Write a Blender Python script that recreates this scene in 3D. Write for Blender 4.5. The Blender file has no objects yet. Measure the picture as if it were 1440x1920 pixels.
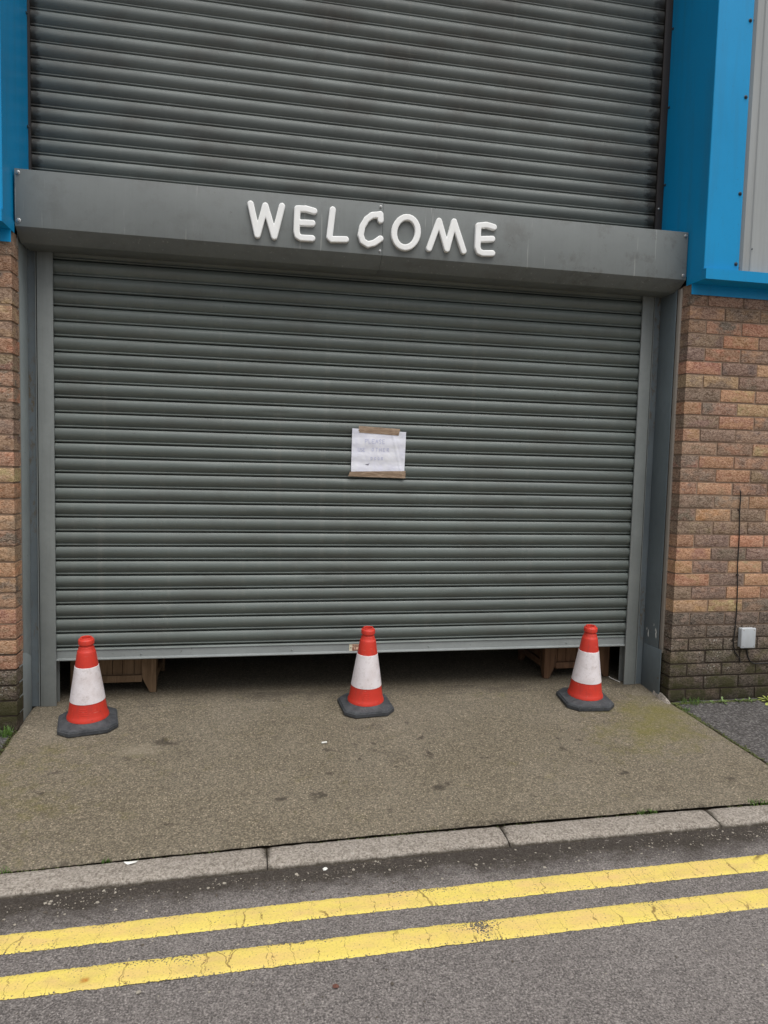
import bpy, bmesh, math, random
from mathutils import Vector, Matrix, noise as mnoise
random.seed(7)
SC = bpy.context.scene
COL = SC.collection
R = math.radians

# ------------------------------------------------------------------ helpers
class MB:
    """collects vertices and faces, builds ONE mesh object"""
    def __init__(s): s.v = []; s.f = []
    def add(s, vs, fs):
        o = len(s.v); s.v += [tuple(v) for v in vs]; s.f += [tuple(i + o for i in f) for f in fs]; return s
    def box(s, x0, x1, y0, y1, z0, z1, m=None):
        vs = [(x, y, z) for x in (x0, x1) for y in (y0, y1) for z in (z0, z1)]
        if m is not None: vs = [m @ Vector(v) for v in vs]
        return s.add(vs, [(0, 1, 3, 2), (4, 6, 7, 5), (0, 4, 5, 1), (2, 3, 7, 6), (0, 2, 6, 4), (1, 5, 7, 3)])
    def extr_x(s, prof, x0, x1, closed=True):
        """prof: list of (y, z); extruded along x with caps"""
        n = len(prof)
        vs = [(x0, y, z) for y, z in prof] + [(x1, y, z) for y, z in prof]
        fs = [(i, (i + 1) % n, (i + 1) % n + n, i + n) for i in range(n if closed else n - 1)]
        if closed: fs += [tuple(range(n))[::-1], tuple(range(n, 2 * n))]
        return s.add(vs, fs)
    def extr_z(s, prof, z0, z1, closed=True):
        n = len(prof)
        vs = [(x, y, z0) for x, y in prof] + [(x, y, z1) for x, y in prof]
        fs = [(i, (i + 1) % n, (i + 1) % n + n, i + n) for i in range(n if closed else n - 1)]
        if closed: fs += [tuple(range(n))[::-1], tuple(range(n, 2 * n))]
        return s.add(vs, fs)
    def lathe(s, prof, cx=0, cy=0, n=48, m=None):
        vs = []
        for r, z in prof:
            for k in range(n):
                a = 2 * math.pi * k / n; v = Vector((cx + r * math.cos(a), cy + r * math.sin(a), z))
                vs.append(m @ v if m is not None else v)
        fs = []
        for j in range(len(prof) - 1):
            for k in range(n):
                k2 = (k + 1) % n; fs.append((j * n + k, j * n + k2, (j + 1) * n + k2, (j + 1) * n + k))
        return s.add(vs, fs)
    def tube(s, pts, r, n=8):
        pts = [Vector(p) for p in pts]; vs = []; up = Vector((0.13, -0.9, 0.31)).normalized()
        for i, p in enumerate(pts):
            t = (pts[min(i + 1, len(pts) - 1)] - pts[max(i - 1, 0)]).normalized()
            a = t.cross(up).normalized(); b = t.cross(a)
            for k in range(n):
                q = 2 * math.pi * k / n; vs.append(p + a * r * math.cos(q) + b * r * math.sin(q))
        fs = [(i * n + k, i * n + (k + 1) % n, (i + 1) * n + (k + 1) % n, (i + 1) * n + k) for i in range(len(pts) - 1) for k in range(n)]
        fs += [tuple(range(n))[::-1], tuple(range((len(pts) - 1) * n, len(pts) * n))]
        return s.add(vs, fs)
    def build(s, name, mat, parent=None, bevel=0, smooth=None, seg=2, loc=None, attrs=None, label=None, fix=True):
        me = bpy.data.meshes.new(name); me.from_pydata(s.v, [], s.f)
        bm = bmesh.new(); bm.from_mesh(me)
        if fix: bmesh.ops.recalc_face_normals(bm, faces=bm.faces)
        if bevel:
            ed = [e for e in bm.edges if len(e.link_faces) == 2 and e.calc_face_angle(0) > 0.5]
            bmesh.ops.bevel(bm, geom=ed, offset=bevel, segments=seg, affect='EDGES', profile=0.5, clamp_overlap=True)
        bm.to_mesh(me); bm.free()
        for ms in (mat if isinstance(mat, list) else [mat]): me.materials.append(ms)
        if smooth is not None or bevel:
            me.polygons.foreach_set('use_smooth', [True] * len(me.polygons)); me.update()
            me.set_sharp_from_angle(angle=R(smooth if smooth is not None else 35))
        o = bpy.data.objects.new(name, me); COL.objects.link(o)
        if loc is not None: o.location = loc
        if parent is not None: o.parent = parent
        if label: o['label'] = label
        return o

def tag(o, label=None, cat=None, group=None, kind=None):
    if label: o['label'] = label
    if cat: o['category'] = cat
    if group: o['group'] = group
    if kind: o['kind'] = kind
    return o
def empty(name, loc=(0, 0, 0), rz=0):
    o = bpy.data.objects.new(name, None); COL.objects.link(o); o.location = loc; o.rotation_euler = (0, 0, rz)
    o.empty_display_size = 0.1; return o
def sub(o, parent, name=None):
    """keep world position: parent empties sit at loc, children meshes are in local coordinates"""
    o.parent = parent; return o
def fbm(x, y, z=0.0, o=4): return mnoise.fractal(Vector((x, y, z)), 1.0, 2.0, o)

# ------------------------------------------------------------------ materials
def srgb(r, g, b):
    f = lambda c: c / 255 / 12.92 if c / 255 <= 0.04045 else ((c / 255 + 0.055) / 1.055) ** 2.4
    return (f(r), f(g), f(b), 1)
class Mat:
    def __init__(s, name, rough=0.6, metal=0.0, spec=0.5):
        s.m = bpy.data.materials.new(name); s.m.use_nodes = True; s.t = s.m.node_tree; s.n = s.t.nodes; s.l = s.t.links
        s.b = s.n['Principled BSDF']; s.b.inputs['Roughness'].default_value = rough
        s.b.inputs['Metallic'].default_value = metal; s.b.inputs['Specular IOR Level'].default_value = spec
        s.co = s.n.new('ShaderNodeTexCoord').outputs['Object']
    def set(s, node, key, val):
        if val is None: return
        if hasattr(val, 'is_output') or isinstance(val, bpy.types.NodeSocket): s.l.new(val, node.inputs[key])
        else: node.inputs[key].default_value = val
    def map(s, scale=(1, 1, 1), loc=(0, 0, 0), src=None, rot=(0, 0, 0)):
        k = s.n.new('ShaderNodeMapping'); s.l.new(src or s.co, k.inputs['Vector'])
        k.inputs['Scale'].default_value = scale; k.inputs['Location'].default_value = loc; k.inputs['Rotation'].default_value = rot
        return k.outputs[0]
    def noise(s, scale, detail=4, rough=0.55, vec=None, dist=0, color=False):
        k = s.n.new('ShaderNodeTexNoise'); s.l.new(vec or s.co, k.inputs['Vector'])
        k.inputs['Scale'].default_value = scale; k.inputs['Detail'].default_value = detail
        k.inputs['Roughness'].default_value = rough; k.inputs['Distortion'].default_value = dist
        return k.outputs[1 if color else 0]
    def voro(s, scale, feature='F1', vec=None, out='Distance', rnd=1.0):
        k = s.n.new('ShaderNodeTexVoronoi'); k.feature = feature; s.l.new(vec or s.co, k.inputs['Vector'])
        k.inputs['Scale'].default_value = scale; k.inputs['Randomness'].default_value = rnd
        return k.outputs[out]
    def ramp(s, x, stops, mode='LINEAR'):
        k = s.n.new('ShaderNodeValToRGB'); s.l.new(x, k.inputs[0]); e = k.color_ramp.elements; k.color_ramp.interpolation = mode
        for i, (p, c) in enumerate(stops):
            if not hasattr(c, '__len__'): c = (c, c, c, 1)
            el = e[i] if i < 2 else e.new(p)
            el.position = p; el.color = c
        return k.outputs[0]
    def mr(s, x, a, b, c=0.0, d=1.0):
        k = s.n.new('ShaderNodeMapRange'); s.l.new(x, k.inputs[0])
        for i, v in enumerate((a, b, c, d)): k.inputs[i + 1].default_value = v
        return k.outputs[0]
    def math(s, op, a, b=0.5, c=None):
        k = s.n.new('ShaderNodeMath'); k.operation = op; s.set(k, 0, a); s.set(k, 1, b)
        if c is not None: s.set(k, 2, c)
        return k.outputs[0]
    def mix(s, f, a, b, mode='MIX'):
        k = s.n.new('ShaderNodeMix'); k.data_type = 'RGBA'; k.blend_type = mode
        s.set(k, 0, f); s.set(k, 6, a); s.set(k, 7, b); return k.outputs[2]
    def attr(s, name, out='Fac'):
        k = s.n.new('ShaderNodeAttribute'); k.attribute_name = name; return k.outputs[out]
    def xyz(s, src=None):
        k = s.n.new('ShaderNodeSeparateXYZ'); s.l.new(src or s.co, k.inputs[0]); return k.outputs
    def bump(s, h, strength=0.3, dist=0.01, prev=None):
        k = s.n.new('ShaderNodeBump'); s.l.new(h, k.inputs['Height']); k.inputs['Strength'].default_value = strength
        k.inputs['Distance'].default_value = dist
        if prev is not None: s.l.new(prev, k.inputs['Normal'])
        s.l.new(k.outputs[0], s.b.inputs['Normal']); return k.outputs[0]
    def color(s, c): s.set(s.b, 'Base Color', c); return s
    def rough(s, c): s.set(s.b, 'Roughness', c); return s

def painted(name, c, rough=0.42, var=0.12, rust=None, streak=0.0, scale=3.0, chips=0.0):
    """painted steel: base colour with faint blotches, streaks and a few chips"""
    M = Mat(name, rough)
    n1 = M.noise(scale, 6, 0.6); n2 = M.noise(scale * 9, 4, 0.6)
    k = M.mix(M.mr(n1, 0.3, 0.7), tuple(x * (1 - var) for x in c[:3]) + (1,), tuple(min(1, x * (1 + var)) for x in c[:3]) + (1,))
    k = M.mix(M.math('MULTIPLY', M.mr(n2, 0.45, 0.8), 0.35), k, tuple(x * 0.75 for x in c[:3]) + (1,))
    if streak:
        sv = M.noise(1.0, 5, 0.7, M.map((38, 38, 1.6)))
        k = M.mix(M.math('MULTIPLY', M.mr(sv, 0.52, 0.75), streak), k, tuple(x * 0.5 for x in c[:3]) + (1,))
        sv2 = M.noise(1.0, 5, 0.7, M.map((60, 60, 3.0), (7, 3, 1)))
        k = M.mix(M.math('MULTIPLY', M.mr(sv2, 0.6, 0.8), streak * 0.7), k, tuple(min(1, x * 1.7 + 0.02) for x in c[:3]) + (1,))
    if chips:
        ch = M.noise(55, 3, 0.6); chm = M.noise(2.2, 3, 0.6, M.map((1, 1, 1), (3, 8, 2)))
        mk = M.math('MULTIPLY', M.mr(ch, 0.66, 0.70), M.mr(chm, 0.52, 0.62))
        k = M.mix(M.math('MULTIPLY', mk, chips), k, rust or (0.045, 0.03, 0.02, 1))
    M.color(k)
    M.rough(M.mr(n1, 0.3, 0.7, rough - 0.07, rough + 0.1))
    M.bump(M.noise(220, 2, 0.5), 0.04, 0.002)
    return M

GREY = (0.165, 0.182, 0.178, 1)
# roller shutter laths
def lath_mat(name, base, dirt=0.5, endx=None, ra=0.32, rb=0.5, coat=0.12):
    M = Mat(name, 0.3); M.b.inputs['Coat Weight'].default_value = coat; M.b.inputs['Coat Roughness'].default_value = 0.3
    st = M.noise(1.0, 5, 0.6, M.map((1.3, 1.0, 9.0)))
    k = M.mix(M.mr(st, 0.3, 0.7), tuple(x * 0.82 for x in base[:3]) + (1,), tuple(x * 1.12 for x in base[:3]) + (1,))
    bl = M.noise(2.6, 6, 0.65, M.map((1, 1, 1.8), (4, 0, 2)))
    k = M.mix(M.math('MULTIPLY', M.mr(bl, 0.48, 0.75), dirt), k, (0.085, 0.072, 0.062, 1))
    sp = M.noise(38, 4, 0.7)
    k = M.mix(M.math('MULTIPLY', M.mr(sp, 0.6, 0.75), 0.35), k, (0.06, 0.055, 0.05, 1))
    dr = M.noise(1.0, 5, 0.7, M.map((16, 16, 0.5), (2, 2, 2)))
    k = M.mix(M.math('MULTIPLY', M.mr(dr, 0.56, 0.74), 0.30), k, (0.24, 0.235, 0.21, 1))
    # thin horizontal scuff lines
    sc = M.noise(1.0, 2, 0.5, M.map((0.9, 1, 120), (0, 0, 5)))
    k = M.mix(M.math('MULTIPLY', M.mr(sc, 0.70, 0.74), 0.35), k, (0.30, 0.30, 0.27, 1))
    if endx is not None:   # black grease rubbed on to the lath ends by the guides
        X = M.xyz()[0]; g = M.noise(14, 4, 0.7, M.map((1, 1, 2.2)))
        d1 = M.math('SUBTRACT', M.mr(X, endx[0], endx[0] + 0.10, 1, 0), 0.0)
        d2 = M.mr(X, endx[1] - 0.16, endx[1], 0, 1)
        d = M.math('MAXIMUM', d1, d2)
        mk = M.mr(M.math('ADD', d, g), 1.0, 1.22)
        k = M.mix(M.math('MULTIPLY', mk, 0.85), k, (0.02, 0.018, 0.016, 1))
    M.color(k); M.rough(M.mr(bl, 0.35, 0.7, ra, rb))
    M.bump(M.noise(1.0, 3, 0.5, M.map((5, 5, 30))), 0.06, 0.004)
    return M.m
M_LATH_LOW = lath_mat('lath_paint_lower', (0.126, 0.149, 0.139, 1), 0.30, ra=0.38, rb=0.56, coat=0.06)
M_LATH_UP = lath_mat('lath_paint_upper', (0.138, 0.155, 0.147, 1), 0.60, (-0.12, 3.33), ra=0.52, rb=0.70, coat=0.0)
def hood_mat():
    M = painted('hood_paint', (0.165, 0.18, 0.176, 1), 0.55, 0.10, streak=0.20, scale=1.6, chips=0.35)
    k = M.b.inputs['Base Color'].links[0].from_socket
    sc = M.noise(1.0, 2, 0.5, M.map((70, 70, 3.2), rot=(0, 0.25, 0), loc=(2, 0, 1)))
    k = M.mix(M.math('MULTIPLY', M.mr(sc, 0.68, 0.71), 0.55), k, (0.33, 0.34, 0.32, 1))
    st = M.noise(5, 6, 0.75); X = M.xyz()[0]
    k = M.mix(M.math('MULTIPLY', M.math('MULTIPLY', M.mr(st, 0.52, 0.66), M.mr(X, 2.2, 2.9, 0.45, 1)), 0.60), k, (0.072, 0.066, 0.056, 1))
    M.color(k); return M.m
M_HOOD = hood_mat()
M_GUIDE = painted('guide_paint', (0.225, 0.245, 0.24, 1), 0.5, 0.12, streak=0.42, scale=4).m
M_BAR = painted('bottom_bar_paint', (0.235, 0.255, 0.252, 1), 0.5, 0.10, streak=0.05, scale=5, chips=0.9).m
M_JAMB = painted('jamb_paint', (0.12, 0.148, 0.162, 1), 0.45, 0.15, rust=(0.13, 0.085, 0.03, 1), streak=0.12, scale=2.5, chips=0.9).m
def web_mat():
    M = painted('jamb_web_paint', (0.12, 0.145, 0.16, 1), 0.5, 0.15, streak=0.1, scale=2.5)
    k = M.b.inputs['Base Color'].links[0].from_socket
    a = M.noise(1.0, 6, 0.75, M.map((60, 60, 26))); b = M.noise(1.0, 4, 0.6, M.map((4, 4, 1.7), (0, 0, 3)))
    k = M.mix(M.math('MULTIPLY', M.mr(a, 0.50, 0.60), M.math('MULTIPLY', M.mr(b, 0.46, 0.58), 0.8)), k, (0.10, 0.068, 0.028, 1))
    M.color(k); return M.m
M_WEB = web_mat()
M_JAMBL = painted('jamb_plate_paint', (0.29, 0.33, 0.335, 1), 0.5, 0.15, streak=0.15, scale=2.5, chips=0.7).m
M_DARK = painted('old_guide_paint', (0.028, 0.022, 0.02, 1), 0.6, 0.2, streak=0.2).m
M_SEAL = Mat('sealant', 0.8).color((0.30, 0.27, 0.235, 1)).m
def blue(name, c):
    M = Mat(name, 0.42, spec=0.3)
    n = M.noise(1.4, 5, 0.6); n2 = M.noise(1.0, 5, 0.6, M.map((14, 14, 1.0)))
    k = M.mix(M.mr(n, 0.3, 0.7), c, tuple(x * 1.18 for x in c[:3]) + (1,))
    k = M.mix(M.math('MULTIPLY', M.mr(n2, 0.48, 0.75), 0.38), k, (0.03, 0.17, 0.30, 1))
    k = M.mix(M.math('MULTIPLY', M.mr(M.noise(90, 3), 0.66, 0.74), 0.25), k, (0.02, 0.05, 0.09, 1))
    M.color(k); M.rough(M.mr(n, 0.3, 0.7, 0.32, 0.5)); M.bump(M.noise(3, 2, 0.5), 0.05, 0.02); return M.m
M_BLUE = blue('blue_trim_paint', (0.001, 0.250, 0.52, 1))
def clad():
    M = Mat('cladding_paint', 0.5); n2 = M.noise(1.0, 5, 0.6, M.map((18, 18, 0.8)))
    k = M.mix(M.mr(n2, 0.4, 0.75), (0.34, 0.36, 0.36, 1), (0.26, 0.27, 0.265, 1)); M.color(k); return M.m
M_CLAD = clad()
M_SCREW = painted('screw_metal', (0.02, 0.035, 0.05, 1), 0.5, 0.2).m
M_BOLT = Mat('bolt_metal', 0.35, 0.8).color((0.45, 0.45, 0.44, 1)).m
def letters():
    M = Mat('letter_plastic', 0.45); n = M.noise(9, 4)
    M.color(M.mix(M.mr(n, 0.35, 0.7), (0.93, 0.94, 0.93, 1), (0.86, 0.87, 0.85, 1))); return M.m
M_LETTER = letters()

def brick_mat():
    M = Mat('brick', 0.9, spec=0.25)
    base = M.attr('brick_col', 'Color'); alt = M.attr('brick_alt', 'Color')
    blot = M.noise(11, 4, 0.6, M.map((1, 1, 1.6)))
    k = M.mix(M.mr(blot, 0.47, 0.62), base, alt)
    wire = M.noise(1.0, 4, 0.65, M.map((75, 75, 150)), dist=1.2)
    wire2 = M.noise(1.0, 4, 0.6, M.map((45, 45, 110), (3, 3, 3)), dist=2.0)
    h = M.math('ADD', wire, M.math('MULTIPLY', wire2, 1.2))
    k = M.mix(M.mr(h, 0.92, 1.28), M.mix(0.60, k, (0.03, 0.018, 0.012, 1)), M.mix(0.40, k, (0.62, 0.50, 0.40, 1)))
    lich = M.math('MULTIPLY', M.mr(M.noise(95, 2, 0.6), 0.63, 0.66), M.mr(M.noise(6, 3), 0.50, 0.58))
    Z = M.xyz()[2]
    low = M.mr(Z, 0.1, 0.6, 1.0, 0.25)
    k = M.mix(M.math('MULTIPLY', lich, low), k, (0.55, 0.54, 0.48, 1))
    # moss and damp near the ground
    ms = M.math('MULTIPLY', M.mr(Z, 0.05, 0.42, 1, 0), M.mr(M.noise(8, 5, 0.65, M.map((1, 1, 1), (2, 5, 1))), 0.44, 0.58))
    k = M.mix(M.math('MULTIPLY', ms, 0.85), k, (0.062, 0.064, 0.012, 1))
    k = M.mix(M.mr(Z, -0.02, 0.30, 0.72, 0.0), k, (0.022, 0.02, 0.013, 1))
    M.color(k)
    M.bump(h, 0.75, 0.004); return M.m
M_BRICK = brick_mat()
def mortar_mat():
    M = Mat('mortar', 0.95, spec=0.2); n = M.noise(60, 5, 0.7); n2 = M.noise(4, 4)
    k = M.mix(M.mr(n, 0.35, 0.7), (0.36, 0.26, 0.19, 1), (0.23, 0.165, 0.12, 1))
    k = M.mix(M.mr(M.xyz()[2], 0.30, 0.50, 0.92, 0.0), k, (0.030, 0.024, 0.02, 1))
    k = M.mix(M.math('MULTIPLY', M.mr(n2, 0.55, 0.75), 0.35), k, (0.27, 0.22, 0.17, 1))
    M.color(k); M.bump(n, 0.5, 0.004); return M.m
M_MORTAR = mortar_mat()

def aggregate(M, base_a, base_b, stone_scale=170, light=(0.42, 0.37, 0.27, 1), dark=(0.04, 0.035, 0.03, 1), lamt=0.5, thr=0.62, bump=0.5, mott=0.8, fs=85):
    """exposed-aggregate surface: blotches, a dense multi-scale mottle of fines, and separate light and dark stones"""
    big = M.noise(1.6, 6, 0.6); mid = M.noise(9, 5, 0.65)
    k = M.mix(M.mr(big, 0.32, 0.68), base_a, base_b)
    k = M.mix(M.math('MULTIPLY', M.mr(mid, 0.35, 0.7), 0.35), k, tuple(x * 0.7 for x in base_a[:3]) + (1,))
    f1 = M.noise(fs, 3, 0.6, dist=0.4); f2 = M.noise(fs * 0.4, 4, 0.6, M.map((1, 1, 1), (5, 2, 7)), dist=0.6)
    k = M.mix(M.math('MULTIPLY', M.mr(f1, 0.51, 0.64), mott), k, light)
    k = M.mix(M.math('MULTIPLY', M.mr(f1, 0.37, 0.49, 1, 0), mott), k, dark)
    k = M.mix(M.math('MULTIPLY', M.mr(f2, 0.52, 0.70), mott * 0.5), k, light)
    k = M.mix(M.math('MULTIPLY', M.mr(f2, 0.34, 0.50, 1, 0), mott * 0.45), k, dark)
    warp = M.noise(60, 3, 0.6, color=True)
    vec = M.n.new('ShaderNodeVectorMath'); vec.operation = 'MULTIPLY_ADD'
    M.l.new(warp, vec.inputs[0]); vec.inputs[1].default_value = (0.012,) * 3; M.l.new(M.co, vec.inputs[2])
    vc = M.voro(stone_scale, 'F1', vec.outputs[0], 'Color'); vd = M.voro(stone_scale, 'F1', vec.outputs[0], 'Distance')
    s = M.n.new('ShaderNodeSeparateColor'); M.l.new(vc, s.inputs[0])
    inside = M.mr(vd, 0.25, 0.5, 1, 0)
    dens = M.mr(M.noise(5, 3, 0.6, M.map((1, 1, 1), (3, 1, 6))), 0.3, 0.7, 0.12, -0.10)
    lm = M.math('MULTIPLY', M.math('GREATER_THAN', s.outputs[0], M.math('ADD', dens, thr)), inside)
    dm = M.math('MULTIPLY', M.math('LESS_THAN', s.outputs[0], 0.2), inside)
    k = M.mix(M.math('MULTIPLY', lm, M.mr(s.outputs[1], 0, 1, lamt * 0.15, lamt)), k, light)
    k = M.mix(M.math('MULTIPLY', dm, 0.45), k, dark)
    hh = M.math('ADD', M.math('MULTIPLY', inside, M.mr(s.outputs[0], 0, 1, 0.1, 0.5)), M.math('MULTIPLY', f1, 1.6))
    M.bump(hh, bump, 0.004)
    return k
def ramp_mat():
    M = Mat('ramp_concrete', 0.92, spec=0.25)
    k = aggregate(M, (0.140, 0.119, 0.083, 1), (0.180, 0.157, 0.120, 1), 120, lamt=0.9, thr=0.74, light=(0.43, 0.365, 0.27, 1), dark=(0.05, 0.04, 0.028, 1), bump=0.8, mott=0.42, fs=135)
    st = M.attr('stain_dark'); n = M.noise(60, 6, 0.75)
    mk = M.mr(M.math('ADD', st, M.math('MULTIPLY', M.math('SUBTRACT', n, 0.5), 1.5)), 0.28, 0.85)
    k = M.mix(M.math('MULTIPLY', mk, 0.74), k, (0.040, 0.033, 0.026, 1))
    mo = M.attr('moss'); mk2 = M.mr(M.math('ADD', mo, M.math('MULTIPLY', M.math('SUBTRACT', M.noise(9, 8, 0.8), 0.5), 3.2)), 0.30, 1.25)
    k = M.mix(M.math('MULTIPLY', mk2, 0.6), k, (0.165, 0.150, 0.030, 1))
    pa = M.attr('pale'); mk3 = M.mr(M.math('ADD', pa, M.math('MULTIPLY', M.math('SUBTRACT', M.noise(14, 5, 0.7), 0.5), 0.9)), 0.25, 0.8)
    k = M.mix(M.math('MULTIPLY', mk3, 0.45), k, (0.33, 0.29, 0.22, 1))
    M.color(k); return M.m
M_RAMP = ramp_mat()
def road_mat():
    M = Mat('asphalt', 0.9, spec=0.3)
    k = aggregate(M, (0.155, 0.140, 0.133, 1), (0.200, 0.182, 0.172, 1), 125, light=(0.42, 0.385, 0.36, 1), lamt=0.75, thr=0.76, dark=(0.03, 0.026, 0.025, 1), bump=0.9, mott=0.54, fs=165)
    g = M.attr('silt'); mk = M.mr(M.math('ADD', g, M.math('MULTIPLY', M.math('SUBTRACT', M.noise(7, 8, 0.75), 0.5), 1.5)), 0.2, 0.8)
    k = M.mix(M.math('MULTIPLY', mk, 0.82), k, (0.028, 0.021, 0.014, 1))
    M.color(k); return M.m
M_ROAD = road_mat()
def pave_mat():
    M = Mat('tarmac', 0.85, spec=0.3)
    k = aggregate(M, (0.058, 0.055, 0.057, 1), (0.078, 0.074, 0.074, 1), 190, light=(0.2, 0.19, 0.18, 1), lamt=0.5, thr=0.78, bump=0.5)
    M.color(k); return M.m
M_PAVE = pave_mat()
def kerb_mat():
    M = Mat('kerb_concrete', 0.92, spec=0.25)
    k = aggregate(M, (0.285, 0.25, 0.212, 1), (0.355, 0.32, 0.28, 1), 190, light=(0.48, 0.44, 0.39, 1), lamt=0.5, thr=0.74, dark=(0.10, 0.085, 0.068, 1), bump=0.9, mott=0.6, fs=120)
    g = M.attr('silt'); mk = M.mr(M.math('ADD', g, M.math('MULTIPLY', M.math('SUBTRACT', M.noise(22, 6, 0.7), 0.5), 1.0)), 0.3, 0.8)
    k = M.mix(M.math('MULTIPLY', mk, 0.85), k, (0.04, 0.032, 0.022, 1))
    M.color(k); return M.m
M_KERB = kerb_mat()
def dirt_mat():
    M = Mat('gap_dirt', 1.0, spec=0.1); M.color(M.mix(M.mr(M.noise(60, 4), 0.35, 0.65), (0.022, 0.017, 0.011, 1), (0.05, 0.04, 0.026, 1))); M.bump(M.noise(150, 3), 0.8, 0.004); return M.m
M_DIRT = dirt_mat()
def yellow_mat():
    M = Mat('yellow_road_paint', 0.7, spec=0.3)
    n = M.noise(3.5, 5, 0.65); n2 = M.noise(1.0, 4, 0.6, M.map((9, 26, 1)))
    k = M.mix(M.mr(n, 0.35, 0.65), (0.72, 0.595, 0.13, 1), (0.71, 0.53, 0.16, 1))
    k = M.mix(M.math('MULTIPLY', M.mr(n2, 0.45, 0.68), 0.6), k, (0.68, 0.45, 0.20, 1))
    edge = M.attr('edge')   # scrubbed middle of the line, brighter sides
    k = M.mix(M.math('MULTIPLY', edge, 0.5), k, (0.75, 0.63, 0.13, 1))
    k = M.mix(M.math('MULTIPLY', M.mr(M.noise(150, 4, 0.75), 0.48, 0.70), 0.50), k, (0.40, 0.29, 0.08, 1))
    k = M.mix(M.math('MULTIPLY', M.mr(M.noise(6, 6, 0.75), 0.50, 0.72), 0.35), k, (0.36, 0.27, 0.12, 1))
    # hairline cracks running across the line
    wv = M.noise(22, 3, 0.6, color=True)
    v = M.n.new('ShaderNodeVectorMath'); v.operation = 'MULTIPLY_ADD'; M.l.new(wv, v.inputs[0]); v.inputs[1].default_value = (0.06, 0.0, 0); M.l.new(M.co, v.inputs[2])
    e = M.voro(1.0, 'DISTANCE_TO_EDGE', M.map((13.0, 1.4, 1), src=v.outputs[0], rot=(0, 0, -0.06)))
    cm = M.math('MULTIPLY', M.mr(e, 0.004, 0.015, 1, 0), M.mr(M.noise(9, 3, 0.6), 0.40, 0.52))
    k = M.mix(M.math('MULTIPLY', cm, 0.8), k, (0.16, 0.10, 0.035, 1))
    r = M.attr('rust'); k = M.mix(M.mr(M.math('ADD', r, M.math('MULTIPLY', M.math('SUBTRACT', M.noise(60, 4), 0.5), 0.8)), 0.35, 1.15), k, (0.42, 0.16, 0.02, 1))
    pits = M.noise(150, 3, 0.6); w = M.attr('wear')
    asph = M.mix(M.mr(M.noise(200, 2), 0.4, 0.6), (0.07, 0.062, 0.055, 1), (0.13, 0.12, 0.11, 1))
    pm = M.mr(M.math('ADD', M.math('MULTIPLY', w, 0.20), pits), 0.705, 0.73)
    k = M.mix(pm, k, asph)
    M.color(k); M.bump(M.noise(170, 3, 0.6), 0.45, 0.003); return M.m
M_YELLOW = yellow_mat()
def own(M):
    """shift the texture by the thing's own position so copies do not share their marks"""
    oi = M.n.new('ShaderNodeObjectInfo'); v = M.n.new('ShaderNodeVectorMath'); v.operation = 'MULTIPLY_ADD'
    M.l.new(oi.outputs['Location'], v.inputs[0]); v.inputs[1].default_value = (5.3, 7.1, 3.7); M.l.new(M.co, v.inputs[2]); M.co = v.outputs[0]; return M
def cone_red():
    M = own(Mat('cone_plastic', 0.42)); n = M.noise(12, 5, 0.6); n2 = M.noise(1, 4, 0.6, M.map((60, 60, 9)))
    k = M.mix(M.mr(n, 0.3, 0.7), (0.66, 0.046, 0.026, 1), (0.56, 0.036, 0.022, 1))
    k = M.mix(M.math('MULTIPLY', M.mr(n2, 0.52, 0.75), 0.45), k, (0.30, 0.05, 0.04, 1)); sc = M.noise(1, 3, 0.6, M.map((25, 25, 160), rot=(0.5, 0.2, 0))); k = M.mix(M.math('MULTIPLY', M.mr(sc, 0.66, 0.70), 0.55), k, (0.62, 0.20, 0.16, 1)); k = M.mix(M.math('MULTIPLY', M.mr(M.noise(26, 5, 0.75), 0.60, 0.72), 0.5), k, (0.12, 0.03, 0.025, 1)); M.color(k); M.rough(M.mr(n, 0.3, 0.7, 0.36, 0.52)); return M.m
def cone_white():
    M = own(Mat('cone_sleeve', 0.5)); n = M.noise(14, 5, 0.65); 
    cell = M.voro(130, 'DISTANCE_TO_EDGE')
    k = M.mix(M.mr(n, 0.42, 0.72), (0.82, 0.77, 0.79, 1), (0.68, 0.61, 0.61, 1))
    k = M.mix(M.math('MULTIPLY', M.mr(cell, 0.02, 0.08, 1, 0), 0.15), k, (0.5, 0.46, 0.47, 1))
    k = M.mix(M.math('MULTIPLY', M.mr(M.noise(42, 5, 0.75), 0.53, 0.70), 0.42), k, (0.36, 0.31, 0.28, 1))
    M.color(k); return M.m
def rubber():
    M = own(Mat('recycled_rubber', 0.7)); n = M.noise(14, 5, 0.7, dist=1.0); n2 = M.noise(60, 4)
    k = M.mix(M.mr(n, 0.35, 0.7), (0.028, 0.031, 0.036, 1), (0.075, 0.080, 0.088, 1))
    k = M.mix(M.math('MULTIPLY', M.mr(n2, 0.6, 0.75), 0.5), k, (0.16, 0.155, 0.14, 1)); M.color(k)
    M.bump(M.math('ADD', n, M.math('MULTIPLY', n2, 0.3)), 0.5, 0.008); return M.m
M_RED, M_WHITE, M_RUB = cone_red(), cone_white(), rubber()
def wood(name, a, b):
    M = Mat(name, 0.75); g = M.noise(1.0, 5, 0.6, M.map((45, 45, 4)), dist=1.5)
    k = M.mix(M.mr(g, 0.35, 0.68), a, b); kn = M.voro(9, 'F1')
    k = M.mix(M.mr(kn, 0.03, 0.07, 0.8, 0), k, (0.04, 0.018, 0.008, 1)); M.color(k); M.bump(g, 0.2, 0.002); return M.m
M_WOOD = wood('crate_timber', (0.24, 0.155, 0.088, 1), (0.13, 0.078, 0.04, 1))
M_WOOD2 = wood('crate_timber_dark', (0.19, 0.10, 0.052, 1), (0.09, 0.045, 0.022, 1))
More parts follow.
